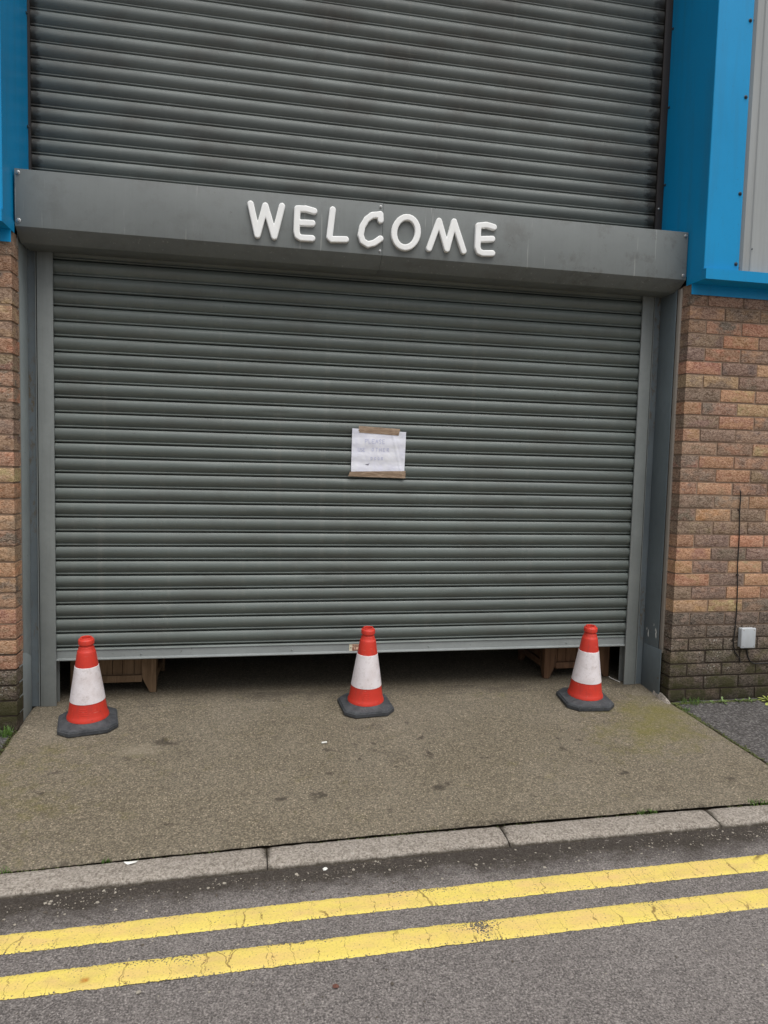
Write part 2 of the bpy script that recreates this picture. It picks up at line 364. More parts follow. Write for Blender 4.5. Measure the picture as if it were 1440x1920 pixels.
M_PALE = Mat('pale_board', 0.7).color((0.5, 0.5, 0.48, 1)).m
def paper_mat():
    M = Mat('paper', 0.8, spec=0.3); n = M.noise(14, 4, 0.6)
    M.color(M.mix(M.mr(n, 0.35, 0.65), (0.74, 0.75, 0.86, 1), (0.82, 0.83, 0.88, 1))); M.bump(M.noise(11, 2, 0.4, dist=0.8), 0.35, 0.012); return M.m
M_PAPER = paper_mat()
def tape_mat():
    M = Mat('brown_tape', 0.3); n = M.noise(1.0, 4, 0.6, M.map((10, 10, 60)), dist=2)
    M.color(M.mix(M.mr(n, 0.35, 0.65), (0.24, 0.165, 0.11, 1), (0.42, 0.31, 0.22, 1))); M.bump(n, 0.4, 0.004); return M.m
M_TAPE = tape_mat()
M_INK = Mat('ink', 0.7).color((0.54, 0.56, 0.74, 1)).m
M_INK2 = Mat('ink_dark', 0.7).color((0.10, 0.09, 0.16, 1)).m
M_CREAM = Mat('sticker', 0.5).color((0.72, 0.66, 0.50, 1)).m
M_PINK = Mat('sticker_face', 0.5).color((0.72, 0.50, 0.36, 1)).m
M_BROWN = Mat('sticker_print', 0.5).color((0.16, 0.035, 0.02, 1)).m
def boxplastic():
    M = Mat('box_plastic', 0.45); n = M.noise(12, 5, 0.6, M.map((1, 1, 0.4)))
    M.color(M.mix(M.mr(n, 0.35, 0.7), (0.50, 0.53, 0.56, 1), (0.40, 0.42, 0.43, 1))); return M.m
M_BOX = boxplastic()
M_CABLE = Mat('cable_rubber', 0.5).color((0.012, 0.011, 0.011, 1)).m
def green(name, a, b):
    M = Mat(name, 0.6); M.color(M.mix(M.mr(M.noise(40, 3), 0.35, 0.65), a, b)); 
    M.b.inputs['Subsurface Weight'].default_value = 0.0; return M.m
M_GRASS = green('grass_blade', (0.05, 0.115, 0.012, 1), (0.10, 0.19, 0.03, 1))
M_LEAF = green('weed_leaf', (0.10, 0.17, 0.04, 1), (0.19, 0.27, 0.09, 1))
M_LEAFY = green('weed_leaf_pale', (0.30, 0.36, 0.06, 1), (0.42, 0.46, 0.14, 1))
M_MOSS = green('moss', (0.045, 0.06, 0.010, 1), (0.085, 0.10, 0.018, 1))
M_STONE = Mat('grit_stone', 0.85).color((0.32, 0.29, 0.24, 1)).m
M_STONED = Mat('grit_stone_dark', 0.9).color((0.09, 0.075, 0.06, 1)).m
M_CHIP = Mat('brick_chip', 0.9).color((0.13, 0.055, 0.04, 1)).m
M_LITTER = Mat('litter_paper', 0.7).color((0.78, 0.78, 0.74, 1)).m
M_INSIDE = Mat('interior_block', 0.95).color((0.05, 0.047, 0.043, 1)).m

# ------------------------------------------------------------------ geometry constants (metres)
S = 0.0908                       # fall of the concrete ramp towards the kerb
XL, XR = -0.112, 3.363           # brick corners either side of the opening
YB = -0.256                      # brick face
ZR = -0.145                      # road level
def interp(pts, x):
    if x <= pts[0][0]: a, b = pts[0], pts[1]
    elif x >= pts[-1][0]: a, b = pts[-2], pts[-1]
    else:
        for a, b in zip(pts, pts[1:]):
            if a[0] <= x <= b[0]: break
    return a[1] + (b[1] - a[1]) * (x - a[0]) / (b[0] - a[0])
def quad(p):   # quadratic through 3 points inside, linear outside
    (x0, y0), (x1, y1), (x2, y2) = p
    def f(x):
        def g(t): return y0 * (t - x1) * (t - x2) / ((x0 - x1) * (x0 - x2)) + y1 * (t - x0) * (t - x2) / ((x1 - x0) * (x1 - x2)) + y2 * (t - x0) * (t - x1) / ((x2 - x0) * (x2 - x1))
        lo, hi = x0 - 0.5, x2 + 0.5
        if x < lo: return g(lo) + (g(lo + .01) - g(lo)) / .01 * (x - lo)
        if x > hi: return g(hi) + (g(hi) - g(hi - .01)) / .01 * (x - hi)
        return g(x)
    return f
kb = quad([(0.16, -1.338), (1.5, -1.287), (3.0, -1.266)])     # back edge of the kerb
KW = 0.118                                                      # kerb width
redge = lambda y: 3.35 + (-y) * 0.098                           # right edge of the ramp
ledge = lambda y: -0.113 - 0.004 * (-y)

def set_attr(o, name, vals):
    a = o.data.attributes.new(name, 'FLOAT', 'POINT'); a.data.foreach_set('value', vals)
def gauss(x, y, cx, cy, sx, sy=None):
    sy = sy or sx; return math.exp(-((x - cx) / sx) ** 2 - ((y - cy) / sy) ** 2)

# ------------------------------------------------------------------ ground, road, ramp, pavement
g = MB(); g.add([(-80, -80, -0.30), (80, -80, -0.30), (80, 80, -0.30), (-80, 80, -0.30)], [(0, 1, 2, 3)])
tag(g.build('ground', M_PAVE), 'ground under the street and the unit', kind='structure')

def grid(xs, rows):
    """rows: function (x) -> list of (y, z); returns MB"""
    m = MB(); nx = len(xs); R_ = [rows(x) for x in xs]; ny = len(R_[0])
    vs = [(xs[i] if len(p) == 2 else p[2], p[0], p[1]) for i in range(nx) for p in R_[i]]
    fs = [(i * ny + j, (i + 1) * ny + j, (i + 1) * ny + j + 1, i * ny + j + 1) for i in range(nx - 1) for j in range(ny - 1)]
    return m.add(vs, fs)
# road
xs = [-40, -20, -10, -5, -2] + [-1.2 + 0.02 * i for i in range(301)] + [6, 8, 12, 20, 40]
ysr = [0, .01, .02, .03, .045, .06, .08, .1, .13, .16, .2, .25, .3, .4, .6, .9, 1.4, 2.2, 4, 8, 20, 60]
def road_rows(x):
    y0 = kb(x) - KW + 0.035
    return [(y0 - d, ZR + 0.0025 * fbm(x * 3, d * 5) * (d < 3) + 0.008 * max(0, 1 - d / 0.09) * (0.6 + 0.8 * fbm(x * 6, 2))) for d in ysr]
o = grid(xs, road_rows).build('road', M_ROAD, smooth=60)
vals = []
for v in o.data.vertices:
    d = kb(v.co.x) - KW - v.co.y
    w = 0.20 + 0.10 * fbm(v.co.x * 1.7, 3)
    vals.append(max(0, min(1.2, 1.15 * (1 - d / w))) if d < 1 else 0)
set_attr(o, 'silt', vals); tag(o, 'grey asphalt road with a dark silted gutter', kind='structure')

# ramp (concrete crossover) -------------------------------------------------
NX = 230; ysn = [0.10, 0.06, 0.02, 0.0, -0.02] + [-0.035 * i - 0.02 for i in range(1, 1000)]
spots = [(1.281, -.982, .030), (1.342, -.814, .022), (1.125, -.999, .018), (1.14, -.76, .018), (1.798, -.987, .032), (1.833, -.691, .020), (1.594, -.556, .016),
         (1.817, -.541, .022), (1.48, -.561, .014), (.16, -.837, .026), (.176, -.681, .028), (.575, -.446, .030), (1.85, -.959, .014), (2.688, -.963, .024), (2.502, -.71, .026),
         (2.078, -.752, .012), (2.266, -.642, .012), (1.801, -.367, .016), (1.643, -.801, .012), (.62, -.47, .03), (2.9, -.62, .014), (1.02, -.62, .012), (.72, -.75, .010),
         (2.42, -.33, .012), (1.15, -.36, .012), (.9, -1.05, .012), (2.2, -1.1, .012), (1.56, -1.12, .014), (.45, -.60, .02), (.52, -.62, .014), (2.15, -.42, .012)]
_rs = random.Random(77)
spots += [(_rs.uniform(.1, 3.2), _rs.uniform(-1.2, -.1), _rs.uniform(.007, .014)) for _ in range(26)] + [(_rs.gauss(1.7, .35), _rs.gauss(-.6, .18), _rs.uniform(.008, .016)) for _ in range(16)]
def ramp_z(x, y):
    t = y
    if y > -0.03: t = -0.03 * max(0, (0.05 - y) / 0.08) ** 2 if y < 0.05 else 0
    return S * t + 0.0016 * fbm(x * 4, y * 4, 3)
xs01 = [i / NX for i in range(NX + 1)]
NY = 96
def ramp_rows(u):
    out = []
    for j in range(NY + 1):
        t = j / NY
        yb_ = kb(3.55 * u - 0.1) + 0.024
        if yb_ > 0: yb_ = 0
        y = 0.10 + (yb_ - 0.10) * t
        yy = min(y, 0)
        xl, xr = ledge(yy), redge(min(yy, -0.05))
        x = xl + (xr - xl) * u
        x += (0.006 * fbm(y * 14, 7) if u in (0, 1) else 0)
        z = ramp_z(x, y)
        e = min(u, 1 - u) * 3.5
        if e < 0.01: z -= 0.008
        if j == NY: z -= 0.010; y += 0.004 * fbm(x * 18, 1)
        if j == NY - 1: y = yb_ + 0.008 + 0.004 * fbm(x * 18, 1)
        out.append((y, z, x))
    return out
o = grid(xs01, ramp_rows).build('driveway', M_RAMP, smooth=60)
st, mo, pa = [], [], []
for v in o.data.vertices:
    x, y, z = v.co
    s_ = 0
    for cx, cy, r in spots:
        if abs(x - cx) < 0.12 and abs(y - cy) < 0.09: s_ += (1.15 + 0.5 * fbm(cx * 9, cy * 9)) * gauss(x + .026 * fbm(x * 26, y * 26), y + .020 * fbm(x * 26, y * 26, 4), cx, cy, r * 0.95, r * 0.7)
    s_ += 0.55 * max(0, 1 - (y - kb(x)) / 0.05) + 0.25 * (y > -0.05)  # besides the spots: darker along the kerb edge and at the doorway
    s_ += 0.28 * gauss(x, y, 0.5, -0.42, 0.35, 0.12) + 0.22 * gauss(x, y, 2.0, 0.05, 1.6, 0.12) + 0.42 * max(0, fbm(x * 2.3, y * 5, 8)) + 0.30 * max(0, fbm(x * 5.1, y * 9, 3))  # broad darker patches, one a band along the doorway
    st.append(min(1.3, s_))
    m_ = 1.0 * gauss(x, y, 3.20, -0.38, 0.24, 0.17) + 0.65 * gauss(x, y, 3.0, -0.62, 0.35, 0.22) + 0.25 * gauss(x, y, 2.5, -0.12, 0.3, 0.1)
    m_ += 0.45 * gauss(x, y, 0.0, -0.9, 0.35, 0.4) + 0.3 * gauss(x, y, 0.25, -0.5, 0.3, 0.2) + 0.25 * max(0, fbm(x * 1.4, y * 2, 4))
    mo.append(m_)
    pa.append(0.7 * gauss(x, y, 0.50, -0.52, 0.14, 0.07) + 0.5 * gauss(x, y, 3.28, -0.14, 0.12, 0.08) + 0.3 * gauss(x, y, 1.0, -0.06, 0.5, 0.03) + 0.4 * gauss(x, y, 2.7, -1.2, 0.4, 0.04) + 0.35 * gauss(x, y, 0.05, -0.4, 0.06, 0.3))
set_attr(o, 'stain_dark', st); set_attr(o, 'moss', mo); set_attr(o, 'pale', pa)
tag(o, 'stained tan concrete ramp rising from kerb to shutter', kind='structure')
# floor inside the unit
g = MB(); g.add([(-2.5, 0.101, -0.002), (6, 0.101, -0.002), (6, 6, -0.002), (-2.5, 6, -0.002)], [(0, 1, 2, 3)])
tag(g.build('floor', M_RAMP), 'concrete floor inside the unit', kind='structure')
# dirt strip below the joints
g = MB()
for i in range(60):
    x0, x1 = -1 + i * 0.1, -1 + (i + 1) * 0.1
    g.add([(x0, kb(x0) - 0.01, -0.142), (x1, kb(x1) - 0.01, -0.142), (x1, kb(x1) + 0.05, -0.138), (x0, kb(x0) + 0.05, -0.138)], [(0, 1, 2, 3)])
for i in range(20):
    y0, y1 = -0.2 - i * 0.055, -0.2 - (i + 1) * 0.055
    for fx in (redge, ledge):
        a = fx(y0); b = fx(y1)
        g.add([(a - 0.03, y0, S * y0 - 0.0105), (a + 0.03, y0, S * y0 - 0.0105), (b + 0.03, y1, S * y1 - 0.0105), (b - 0.03, y1, S * y1 - 0.0105)], [(0, 1, 2, 3)])
tag(g.build('soil', M_DIRT), 'dark dirt packed in the joints around the ramp', kind='structure')
# pavements either side
def pave(side):
    m = MB(); ts = [j / 20 for j in range(21)]
    xs_ = [0, .05, .1, .2, .3, .45, .6, .8, 1, 1.3, 1.7, 2.5, 4, 8, 16, 30]
    vs = []
    for i, dx in enumerate(xs_):
        for t in ts:
            xx = (3.6 if side > 0 else -0.12) + side * dx
            y = YB + 0.02 + (kb(xx) + 0.012 - YB - 0.02) * t
            e = redge(y) + 0.016 if side > 0 else ledge(y) - 0.014
            if i == 0: e += side * 0.006 * fbm(y * 17, 4)
            x = e + side * dx
            vs.append((x, y, S * y - 0.003 + 0.003 * fbm(x * 3, y * 3, 2) - (0.006 if i == 0 else 0)))
    n = len(ts); fs = [(i * n + j, (i + 1) * n + j, (i + 1) * n + j + 1, i * n + j + 1) for i in range(len(xs_) - 1) for j in range(n - 1)]
    m.add(vs, fs); o = m.build('pavement', M_PAVE, smooth=60)
    return tag(o, 'dark tarmac pavement %s the ramp' % ('right of' if side > 0 else 'left of'), kind='structure')
pave(1); pave(-1)

# kerb stones ----------------------------------------------------------------
kerb_lab = {0: 'dropped kerb stone at the bottom left, white litter lying on it', 1: 'dropped kerb stone left of the middle below the central cone',
            2: 'dropped kerb stone right of the middle, its left joint slanting', 3: 'dropped kerb stone at the right edge, past the split joint',
            -1: 'kerb stone just off the left edge of the view', 4: 'kerb stone just off the right edge of the view', 5: 'kerb stone second off the right edge of the view'}
for k in range(-1, 6):
    x0 = 0.143 + 0.915 * k + 0.002; x1 = x0 + 0.911
    n = 46; vs = []; sl = []
    prof = [(0.0, -0.16), (0.0, -0.1215), (-0.003, -0.1185), (-0.02, -0.118), (-0.05, -0.119), (-0.08, -0.1205), (-0.095, -0.1225), (-0.105, -0.126), (-0.112, -0.131), (-0.116, -0.137), (-0.118, -0.146), (-0.118, -0.19)]
    for i in range(n + 1):
        x = x0 + (x1 - x0) * i / n
        e = min(x - x0, x1 - x)
        for j, (dy, z) in enumerate(prof):
            rr = 0.0022 * fbm(x * 22, dy * 40, k * 3.1) if 0 < j < 11 else 0
            zz = z + rr - (0.004 * max(0, 1 - e / 0.008) if j > 0 else 0)
            if j >= 6: dy += 0.003 * fbm(x * 9, j * .3, k)
            vs.append((x, kb(x) + dy, zz)); sl.append((0.0, 0.5, 0.25, 0.05, 0, 0, 0.0, 0.15, 0.42, 0.8, 1.1, 1.2)[j] + 0.5 * max(0, 1 - e / 0.012) + (0.35 * gauss(x, 0, 0.143 + .915 * k + (.9 if k == 0 else 0), 0, 0.05) if j < 5 else 0))
    m = len(prof); fs = [(i * m + j, (i + 1) * m + j, (i + 1) * m + j + 1, i * m + j + 1) for i in range(n) for j in range(m - 1)]
    fs += [tuple(range(m)), tuple(range(n * m, (n + 1) * m))[::-1]]
    b = MB(); b.add(vs, fs); o = b.build('kerb_stone', M_KERB, smooth=50, fix=False)
    bm = bmesh.new(); bm.from_mesh(o.data); bmesh.ops.recalc_face_normals(bm, faces=bm.faces); bm.to_mesh(o.data); bm.free()
    set_attr(o, 'silt', sl)
    tag(o, kerb_lab[k], 'kerb stone', 'dropped kerb stones along the road')

# double yellow lines --------------------------------------------------------
L1 = (quad([(.255, -1.633), (1.445, -1.599), (2.94, -1.576)]), quad([(.283, -1.721), (1.427, -1.692), (2.861, -1.673)]))
L2 = (quad([(.314, -1.816), (1.408, -1.791), (2.783, -1.769)]), quad([(.343, -1.907), (1.39, -1.887), (2.707, -1.863)]))
def yline(L, lab, wear, rust):
    xs_ = [-20, -10, -5, -2] + [-0.5 + 0.006 * i for i in range(800)] + [5, 8, 12, 20]
    vs = []; ed = []; we = []; ru = []; nr = 11
    for i, x in enumerate(xs_):
        jt = 0.0040 * mnoise.noise(Vector((x * 110, 0, 5))) + 0.003 * mnoise.noise(Vector((x * 25, 0, 1)))
        jb = 0.0040 * mnoise.noise(Vector((x * 110, 9, 5))) + 0.003 * mnoise.noise(Vector((x * 25, 7, 1)))
        yt, yb_ = L[0](x) + jt, L[1](x) + jb
        for j in range(nr):
            t = j / (nr - 1); y = yt + (yb_ - yt) * t
            z = ZR + 0.0045 + 0.0025 * fbm(x * 3, (kb(x) - KW + .035 - y) * 5) - (0.003 if j in (0, nr - 1) else 0)
            vs.append((x, y, z)); ed.append(abs(2 * t - 1) ** 3)
            w = 0.22 + 0.42 * abs(2 * t - 1) ** 5 + 0.45 * max(0, fbm(x * 2.1, y * 3, 6)) + sum(a * gauss(x, y, cx, cy, r, r2) for cx, cy, r, r2, a in wear); we.append(w)
            ru.append(sum(gauss(x, y, cx, cy, r) for cx, cy, r in rust))
    m = MB(); m.add(vs, [(i * nr + j, (i + 1) * nr + j, (i + 1) * nr + j + 1, i * nr + j + 1) for i in range(len(xs_) - 1) for j in range(nr - 1)])
    o = m.build('yellow_line', M_YELLOW, smooth=60)
    set_attr(o, 'edge', ed); set_attr(o, 'wear', we); set_attr(o, 'rust', ru)
    tag(o, lab, kind='structure')
yline(L1, 'yellow painted line nearer the kerb', [(1.62, -1.605, .06, .02, .6), (.55, -1.63, .05, .02, .5), (1.5, -1.61, .03, .04, .4)], [])
yline(L2, 'yellow painted line farther from the kerb', [(1.70, -1.80, .085, .035, .75), (1.72, -1.84, .03, .05, .65), (.72, -1.82, .10, .015, .6), (1.12, -1.80, .10, .015, .6), (2.32, -1.785, .06, .025, .6), (.83, -1.82, .03, .04, .5)], [(.548, -1.868, .015)])

# ------------------------------------------------------------------ brick walls
PAL = {'O': (212, 150, 104), 'R': (198, 128, 94), 'P': (186, 136, 106), 'B': (216, 174, 124), 'D': (112, 92, 82), 'M': (154, 120, 98), 'G': (154, 128, 102), 'K': (55, 49, 45)}
# colours of the visible bricks on the right-hand wall, course number -> bricks from the corner outwards
ROWS = {29: 'MMMM', 28: 'MDMD', 27: 'PPRO', 26: 'GOPM', 25: 'DRDO', 24: 'ODBO', 23: 'BBDP', 22: 'DOPM', 21: 'OPBD', 20: 'DODO', 19: 'ODGP', 18: 'GDOD',
        17: 'DOPB', 16: 'MODO', 15: 'PODM', 14: 'DBOD', 13: 'DBDO', 12: 'DGDO', 11: 'RDOR', 10: 'ODDO', 9: 'ODOD', 8: 'RDOM', 7: 'DDOO', 6: 'BOMG'}
def brick_wall(side):
    rnd = random.Random(11 if side > 0 else 23)
    m = MB(); cols = []; alts = []
    base = XR if side > 0 else XL
    for c in range(-2, 30):
        z0 = 0.046 + c * 0.075 + 0.005; z1 = z0 + 0.065
        half = (c % 2 == 1)
        if c == 25: pass
        x = 0.0; i = 0
        while x < 4.2:
            ln = 0.1025 if (i == 0 and half) else 0.215
            key = ROWS.get(c, '')[i:i + 1] if side > 0 else ''
            if c <= (5 if side > 0 else 2): key = 'K'
            if not key: key = rnd.choice('OOOOORPBBGM' if side < 0 else 'OORPBDDMG')
            col = PAL[key]; j = rnd.uniform(0.88, 1.10)
            mean = (176, 134, 104)
            if key != 'K': col = tuple(q * 0.64 + mm_ * 0.36 for q, mm_ in zip(col, mean))
            cc = srgb(*[max(10, min(250, q * j + rnd.uniform(-5, 5))) for q in col])
            ak = {'O': 'ORB', 'R': 'OPR', 'P': 'DOM', 'B': 'OGB', 'D': 'MDP', 'M': 'DPO', 'G': 'BDM', 'K': 'KD'}[key]
            ca = PAL[rnd.choice(ak)]; ca = srgb(*[max(10, q * rnd.uniform(0.9, 1.05)) for q in ca])
            a = base + side * x; b = base + side * (x + ln)
            xa, xb = min(a, b), max(a, b)
            jt = [rnd.uniform(-0.0013, 0.0013) for _ in range(4)]; yy = YB + rnd.uniform(-0.002, 0.0015)
            # front face grid, pillowed at the arrises, then returns
            nx_, nz_ = max(3, int(ln / 0.018)), 5
            vs = []; dep = 0.1025
            for u in range(nx_ + 1):
                for w in range(nz_ + 1):
                    fx, fz = u / nx_, w / nz_
                    px = xa + (xb - xa) * fx + jt[0] * (1 - fx) + jt[1] * fx; pz = z0 + (z1 - z0) * fz + jt[2] * (1 - fz) + jt[3] * fz
                    eg = min(min(fx, 1 - fx) * ln, min(fz, 1 - fz) * 0.065)
                    py = yy + (0.003 if eg < 1e-6 else 0) + 0.0012 * fbm(px * 60, pz * 90, c)
                    pz += 0.0010 * fbm(px * 45, 3.3, c * 2.1) if fz in (0, 1) else 0
                    vs.append((px, py, pz))
            nn = nz_ + 1; N = len(vs)
            fs = [(u * nn + w, (u + 1) * nn + w, (u + 1) * nn + w + 1, u * nn + w + 1) for u in range(nx_) for w in range(nz_)]
            ring = [u * nn for u in range(nx_ + 1)] + [nx_ * nn + w for w in range(1, nn)] + [u * nn + nz_ for u in range(nx_ - 1, -1, -1)] + [w for w in range(nz_ - 1, 0, -1)]
            for q in ring: vs.append((vs[q][0], YB + dep - 0.001, vs[q][2]))
            L = len(ring)
            fs += [(ring[q], N + q, N + (q + 1) % L, ring[(q + 1) % L]) for q in range(L)]
            m.add(vs, fs); cols += [cc] * len(vs); alts += [ca] * len(vs)
            x += ln + 0.010; i += 1
    lab = 'multicoloured rustic brick wall %s the shutter' % ('right of' if side > 0 else 'left of')
    root = empty('brick_wall', (0, 0, 0))
    if side > 0: lab += ', darker courses near the ground'
    tag(root, lab, 'brick wall')
    o = m.build('brickwork', M_BRICK, root, smooth=50)
    for nm, L in (('brick_col', cols), ('brick_alt', alts)):
        a = o.data.attributes.new(nm, 'FLOAT_COLOR', 'POINT'); a.data.foreach_set('color', [q for c_ in L for q in c_])
    mm = MB(); a, b = (XR + 0.005, XR + 4.3) if side > 0 else (XL - 4.3, XL - 0.005)
    mm.extr_z([(a, YB + 0.007), (b, YB + 0.007), (b, -0.157), (b - (0 if side > 0 else 0.02), -0.157), (b - (0 if side > 0 else 0.02), 0.085), (a, 0.085)], -0.35, 2.34)
    mm.build('mortar', M_MORTAR, root)
    return root
brick_wall(1); brick_wall(-1)
# mortar haunch at the foot of the right reveal
m = MB(); pr = []
for i in range(9):
    for j in range(7):
        u, w = i / 8, j / 6
        x = 3.325 + 0.055 * u; y = -0.30 + 0.16 * w
        h = 0.045 * (1 - abs(2 * u - 1) ** 2) * (1 - max(0, (0.5 - w) * 2) ** 2) + 0.008 * fbm(x * 40, y * 40)
        pr.append((x, y, S * y - 0.02 + max(0, h)))
m.add(pr, [(i * 7 + j, (i + 1) * 7 + j, (i + 1) * 7 + j + 1, i * 7 + j + 1) for i in range(8) for j in range(6)])
tag(m.build('mortar_lump', M_KERB, smooth=60), 'rough lump of mortar at foot of right brick corner', 'mortar')

# ------------------------------------------------------------------ cladding and blue trims
def screw(name, x, y, z, axis, parent, mat, r=0.010, label=None):
    """hex-head screw with washer; axis = outward normal"""
    ax = Vector(axis); q = ax.to_track_quat('Z', 'Y').to_matrix().to_4x4()
    mt = Matrix.Translation((x, y, z)) @ q
    b = MB(); b.lathe([(0, 0.0005), (r, 0.0005), (r * 1.02, 0.002), (r * 0.75, 0.003)], n=18, m=mt)
    b.lathe([(r * 0.75, 0.003), (r * 0.55, 0.003)], n=18, m=mt)
    b.lathe([(r * 0.58, 0.003), (r * 0.58, 0.0065), (r * 0.45, 0.008), (0.0001, 0.0085)], n=6, m=mt)
    return b.build(name, mat, parent, smooth=30, label=label)
def trim(side):
    X = XR if side > 0 else -0.1125
    s = side
    root = empty('corner_flashing', (0, 0, 0))
    tag(root, 'blue metal corner flashing on the %s of the upper shutter' % ('right' if s > 0 else 'left'), 'flashing')
    w = 0.208
    XD = X if s > 0 else X - 0.014   # the left return splays slightly
    pts = [(XD, 0.10), (X, -0.357), (X + s * 0.003, -0.360), (X + s * w, -0.360), (X + s * w, -0.357), (X + s * (w + 0.002), -0.335),
           (X + s * (w - 0.004), -0.335), (X + s * (w - 0.004), -0.356), (X + s * 0.004, -0.356), (XD + s * 0.004, 0.10)]
    b = MB(); b.extr_z(pts, 2.388, 5.2); b.build('cover_strip', M_BLUE, root, smooth=30)
    if s > 0: zs = [2.43, 2.80, 3.30, 3.69, 4.2, 4.7]; zr = [2.98, 3.42, 3.86, 4.3]
    else: zs = [2.45, 2.9, 3.4, 3.9, 4.4]; zr = [2.93, 3.47, 3.95, 4.4]
    for z in zs: screw('screw', X + s * (w - 0.018), -0.360, z, (0, -1, 0), root, M_SCREW)
    for z in zr: screw('screw', XD + (0.0014 if s < 0 else 0), 0.055, z, (-s, 0, 0), root, M_SCREW, 0.008)
    # drip flashing below the cladding: strip, soffit and upstand
    d = empty('drip_flashing', (0, 0, 0))
    tag(d, 'blue drip flashing along the bottom of the %s cladding' % ('right' if s > 0 else 'left'), 'flashing')
    far = X + s * 4.2
    b = MB()
    b.box(min(X - s * 0.004, far), max(X - s * 0.004, far), -0.386, -0.382, 2.334, 2.390)
    b.box(min(X - s * 0.004, far), max(X - s * 0.004, far), -0.3815, -0.330, 2.3865, 2.3895)
    b.build('front_lip', M_BLUE, d)
    b = MB(); b.box(min(X - s * 0.004, X - s * 0.0005), max(X - s * 0.004, X - s * 0.0005), -0.3815, -0.215, 2.334, 2.3860); b.build('end_lip', M_BLUE, d)
    b = MB(); b.box(min(X + s * 0.0, far), max(X, far), -0.3815, -0.262, 2.334, 2.337); b.build('soffit', M_BLUE, d)
    b = MB(); b.box(min(X - s * 0.004, far), max(X - s * 0.004, far), -0.268, -0.2645, 2.278, 2.3335); b.build('upstand', M_BLUE, d)
    # profiled cladding
    c = empty('wall_cladding', (0, 0, 0))
    tag(c, 'light grey ribbed metal cladding %s the blue flashing' % ('right of' if s > 0 else 'left of'), 'cladding')
    x = X + s * 0.19; pts = [(x, -0.330)]
    prof = [(0.035, -0.330), (0.050, -0.348), (0.088, -0.348), (0.094, -0.353), (0.100, -0.348), (0.165, -0.348), (0.180, -0.330), (0.2, -0.330)]
    k = 0
    while k < 19:
        for dx, y in prof: pts.append((x + s * (k * 0.2 + dx), y))
        k += 1
    back = [(p[0], p[1] + 0.0015) for p in reversed(pts)]
    b = MB(); b.extr_z(pts + back, 2.394, 5.2); b.build('sheet', M_CLAD, c, smooth=20)
    for zz in (2.42, 3.71): screw('screw', X + s * 0.224, -0.331, zz, (0, -1, 0), c, M_SCREW)
    screw('screw', X + s * 0.29, -0.349, 2.52, (0, -1, 0), c, M_SCREW, 0.004)
    b = MB(); b.box(min(X + s * 0.030, far), max(X + s * 0.030, far), -0.32, 0.10, 2.345, 5.2); b.build('backing', M_INSIDE, c)
trim(1); trim(-1)

# ------------------------------------------------------------------ interior shell and roof (keeps the inside dark)
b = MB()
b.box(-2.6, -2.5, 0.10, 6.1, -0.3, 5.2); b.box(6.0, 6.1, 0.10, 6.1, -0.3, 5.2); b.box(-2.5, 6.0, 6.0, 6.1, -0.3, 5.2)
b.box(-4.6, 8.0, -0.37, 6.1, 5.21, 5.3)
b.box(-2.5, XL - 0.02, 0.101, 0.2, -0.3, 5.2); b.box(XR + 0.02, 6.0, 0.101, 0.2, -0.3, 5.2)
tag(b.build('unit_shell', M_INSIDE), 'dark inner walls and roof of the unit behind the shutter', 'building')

# ------------------------------------------------------------------ shutters
def lath_profile(z0, z1, y0, pitch, zline, d=0.0175):
    """(y, z) polyline from bottom to top; zline = height of a slot line"""
    pts = []
    k0 = math.floor((z0 - zline) / pitch) ; k = k0
    while True:
        zb = zline + k * pitch
        if zb > z1: break
        seq = [(0.000, 0.026), (0.076, 0.026), (0.080, 0.002)]
        for i in range(9):   # bead
            a = math.pi * i / 8; t = (1 - math.cos(a)) / 2; seq.append((0.084 + 0.148 * t, 0.000 - 0.0062 * (1 - (2 * t - 1) ** 2) ** 0.8))
        for i in range(21):  # large curved face, hooked under at its lower edge
            t = (1 - math.cos(math.pi * i / 20)) / 2; q = t * 0.86
            seq.append((0.236 + 0.758 * t, -0.0005 - 0.001 * t - d * (1 - (2 * q - 1) ** 2)))
        seq.append((0.999, 0.020))
        for t, y in seq:
            z = zb + t * pitch
            if z0 <= z <= z1: pts.append((y0 + y, z))
        k += 1
    return pts
def curtain(name, x0, x1, z0, z1, y0, pitch, zline, mat, parent):
    pr = lath_profile(z0, z1, y0, pitch, zline); n = len(pr); xs_ = [x0 + (x1 - x0) * i / 110 for i in range(111)]
    rd = random.Random(int(z0 * 100)); dents = [(rd.uniform(x0, x1), rd.uniform(z0, z1), rd.uniform(.03, .12), rd.uniform(.01, .03), rd.uniform(.0010, .0035)) for _ in range(34)]
    vs = []
    for x in xs_:
        for j, (y, z) in enumerate(pr):
            k = math.floor((z - zline) / pitch)
            dn = sum(a * gauss(x, z, cx, cz, sx, sz) for cx, cz, sx, sz, a in dents); vs.append((x, y + 0.0020 * fbm(x * 0.9, k * 7.7) + dn, z + 0.0016 * fbm(x * 0.7, k * 3.1, 5) + 0.0008 * mnoise.noise(Vector((k * 5.5, 2, 2)))))
    m = MB(); m.add(vs, [(i * n + j, (i + 1) * n + j, (i + 1) * n + j + 1, i * n + j + 1) for i in range(len(xs_) - 1) for j in range(n - 1)])
    return m.build(name, mat, parent, smooth=40, fix=False)
low = empty('roller_shutter', (0, 0, 0))
tag(low, 'grey steel roller shutter in its hood, raised slightly off the ramp, with the WELCOME lettering', 'roller shutter')
curtain('curtain', -0.03, 3.26, 0.288, 2.50, 0.030, 0.0764, 0.2985, M_LATH_LOW, low)
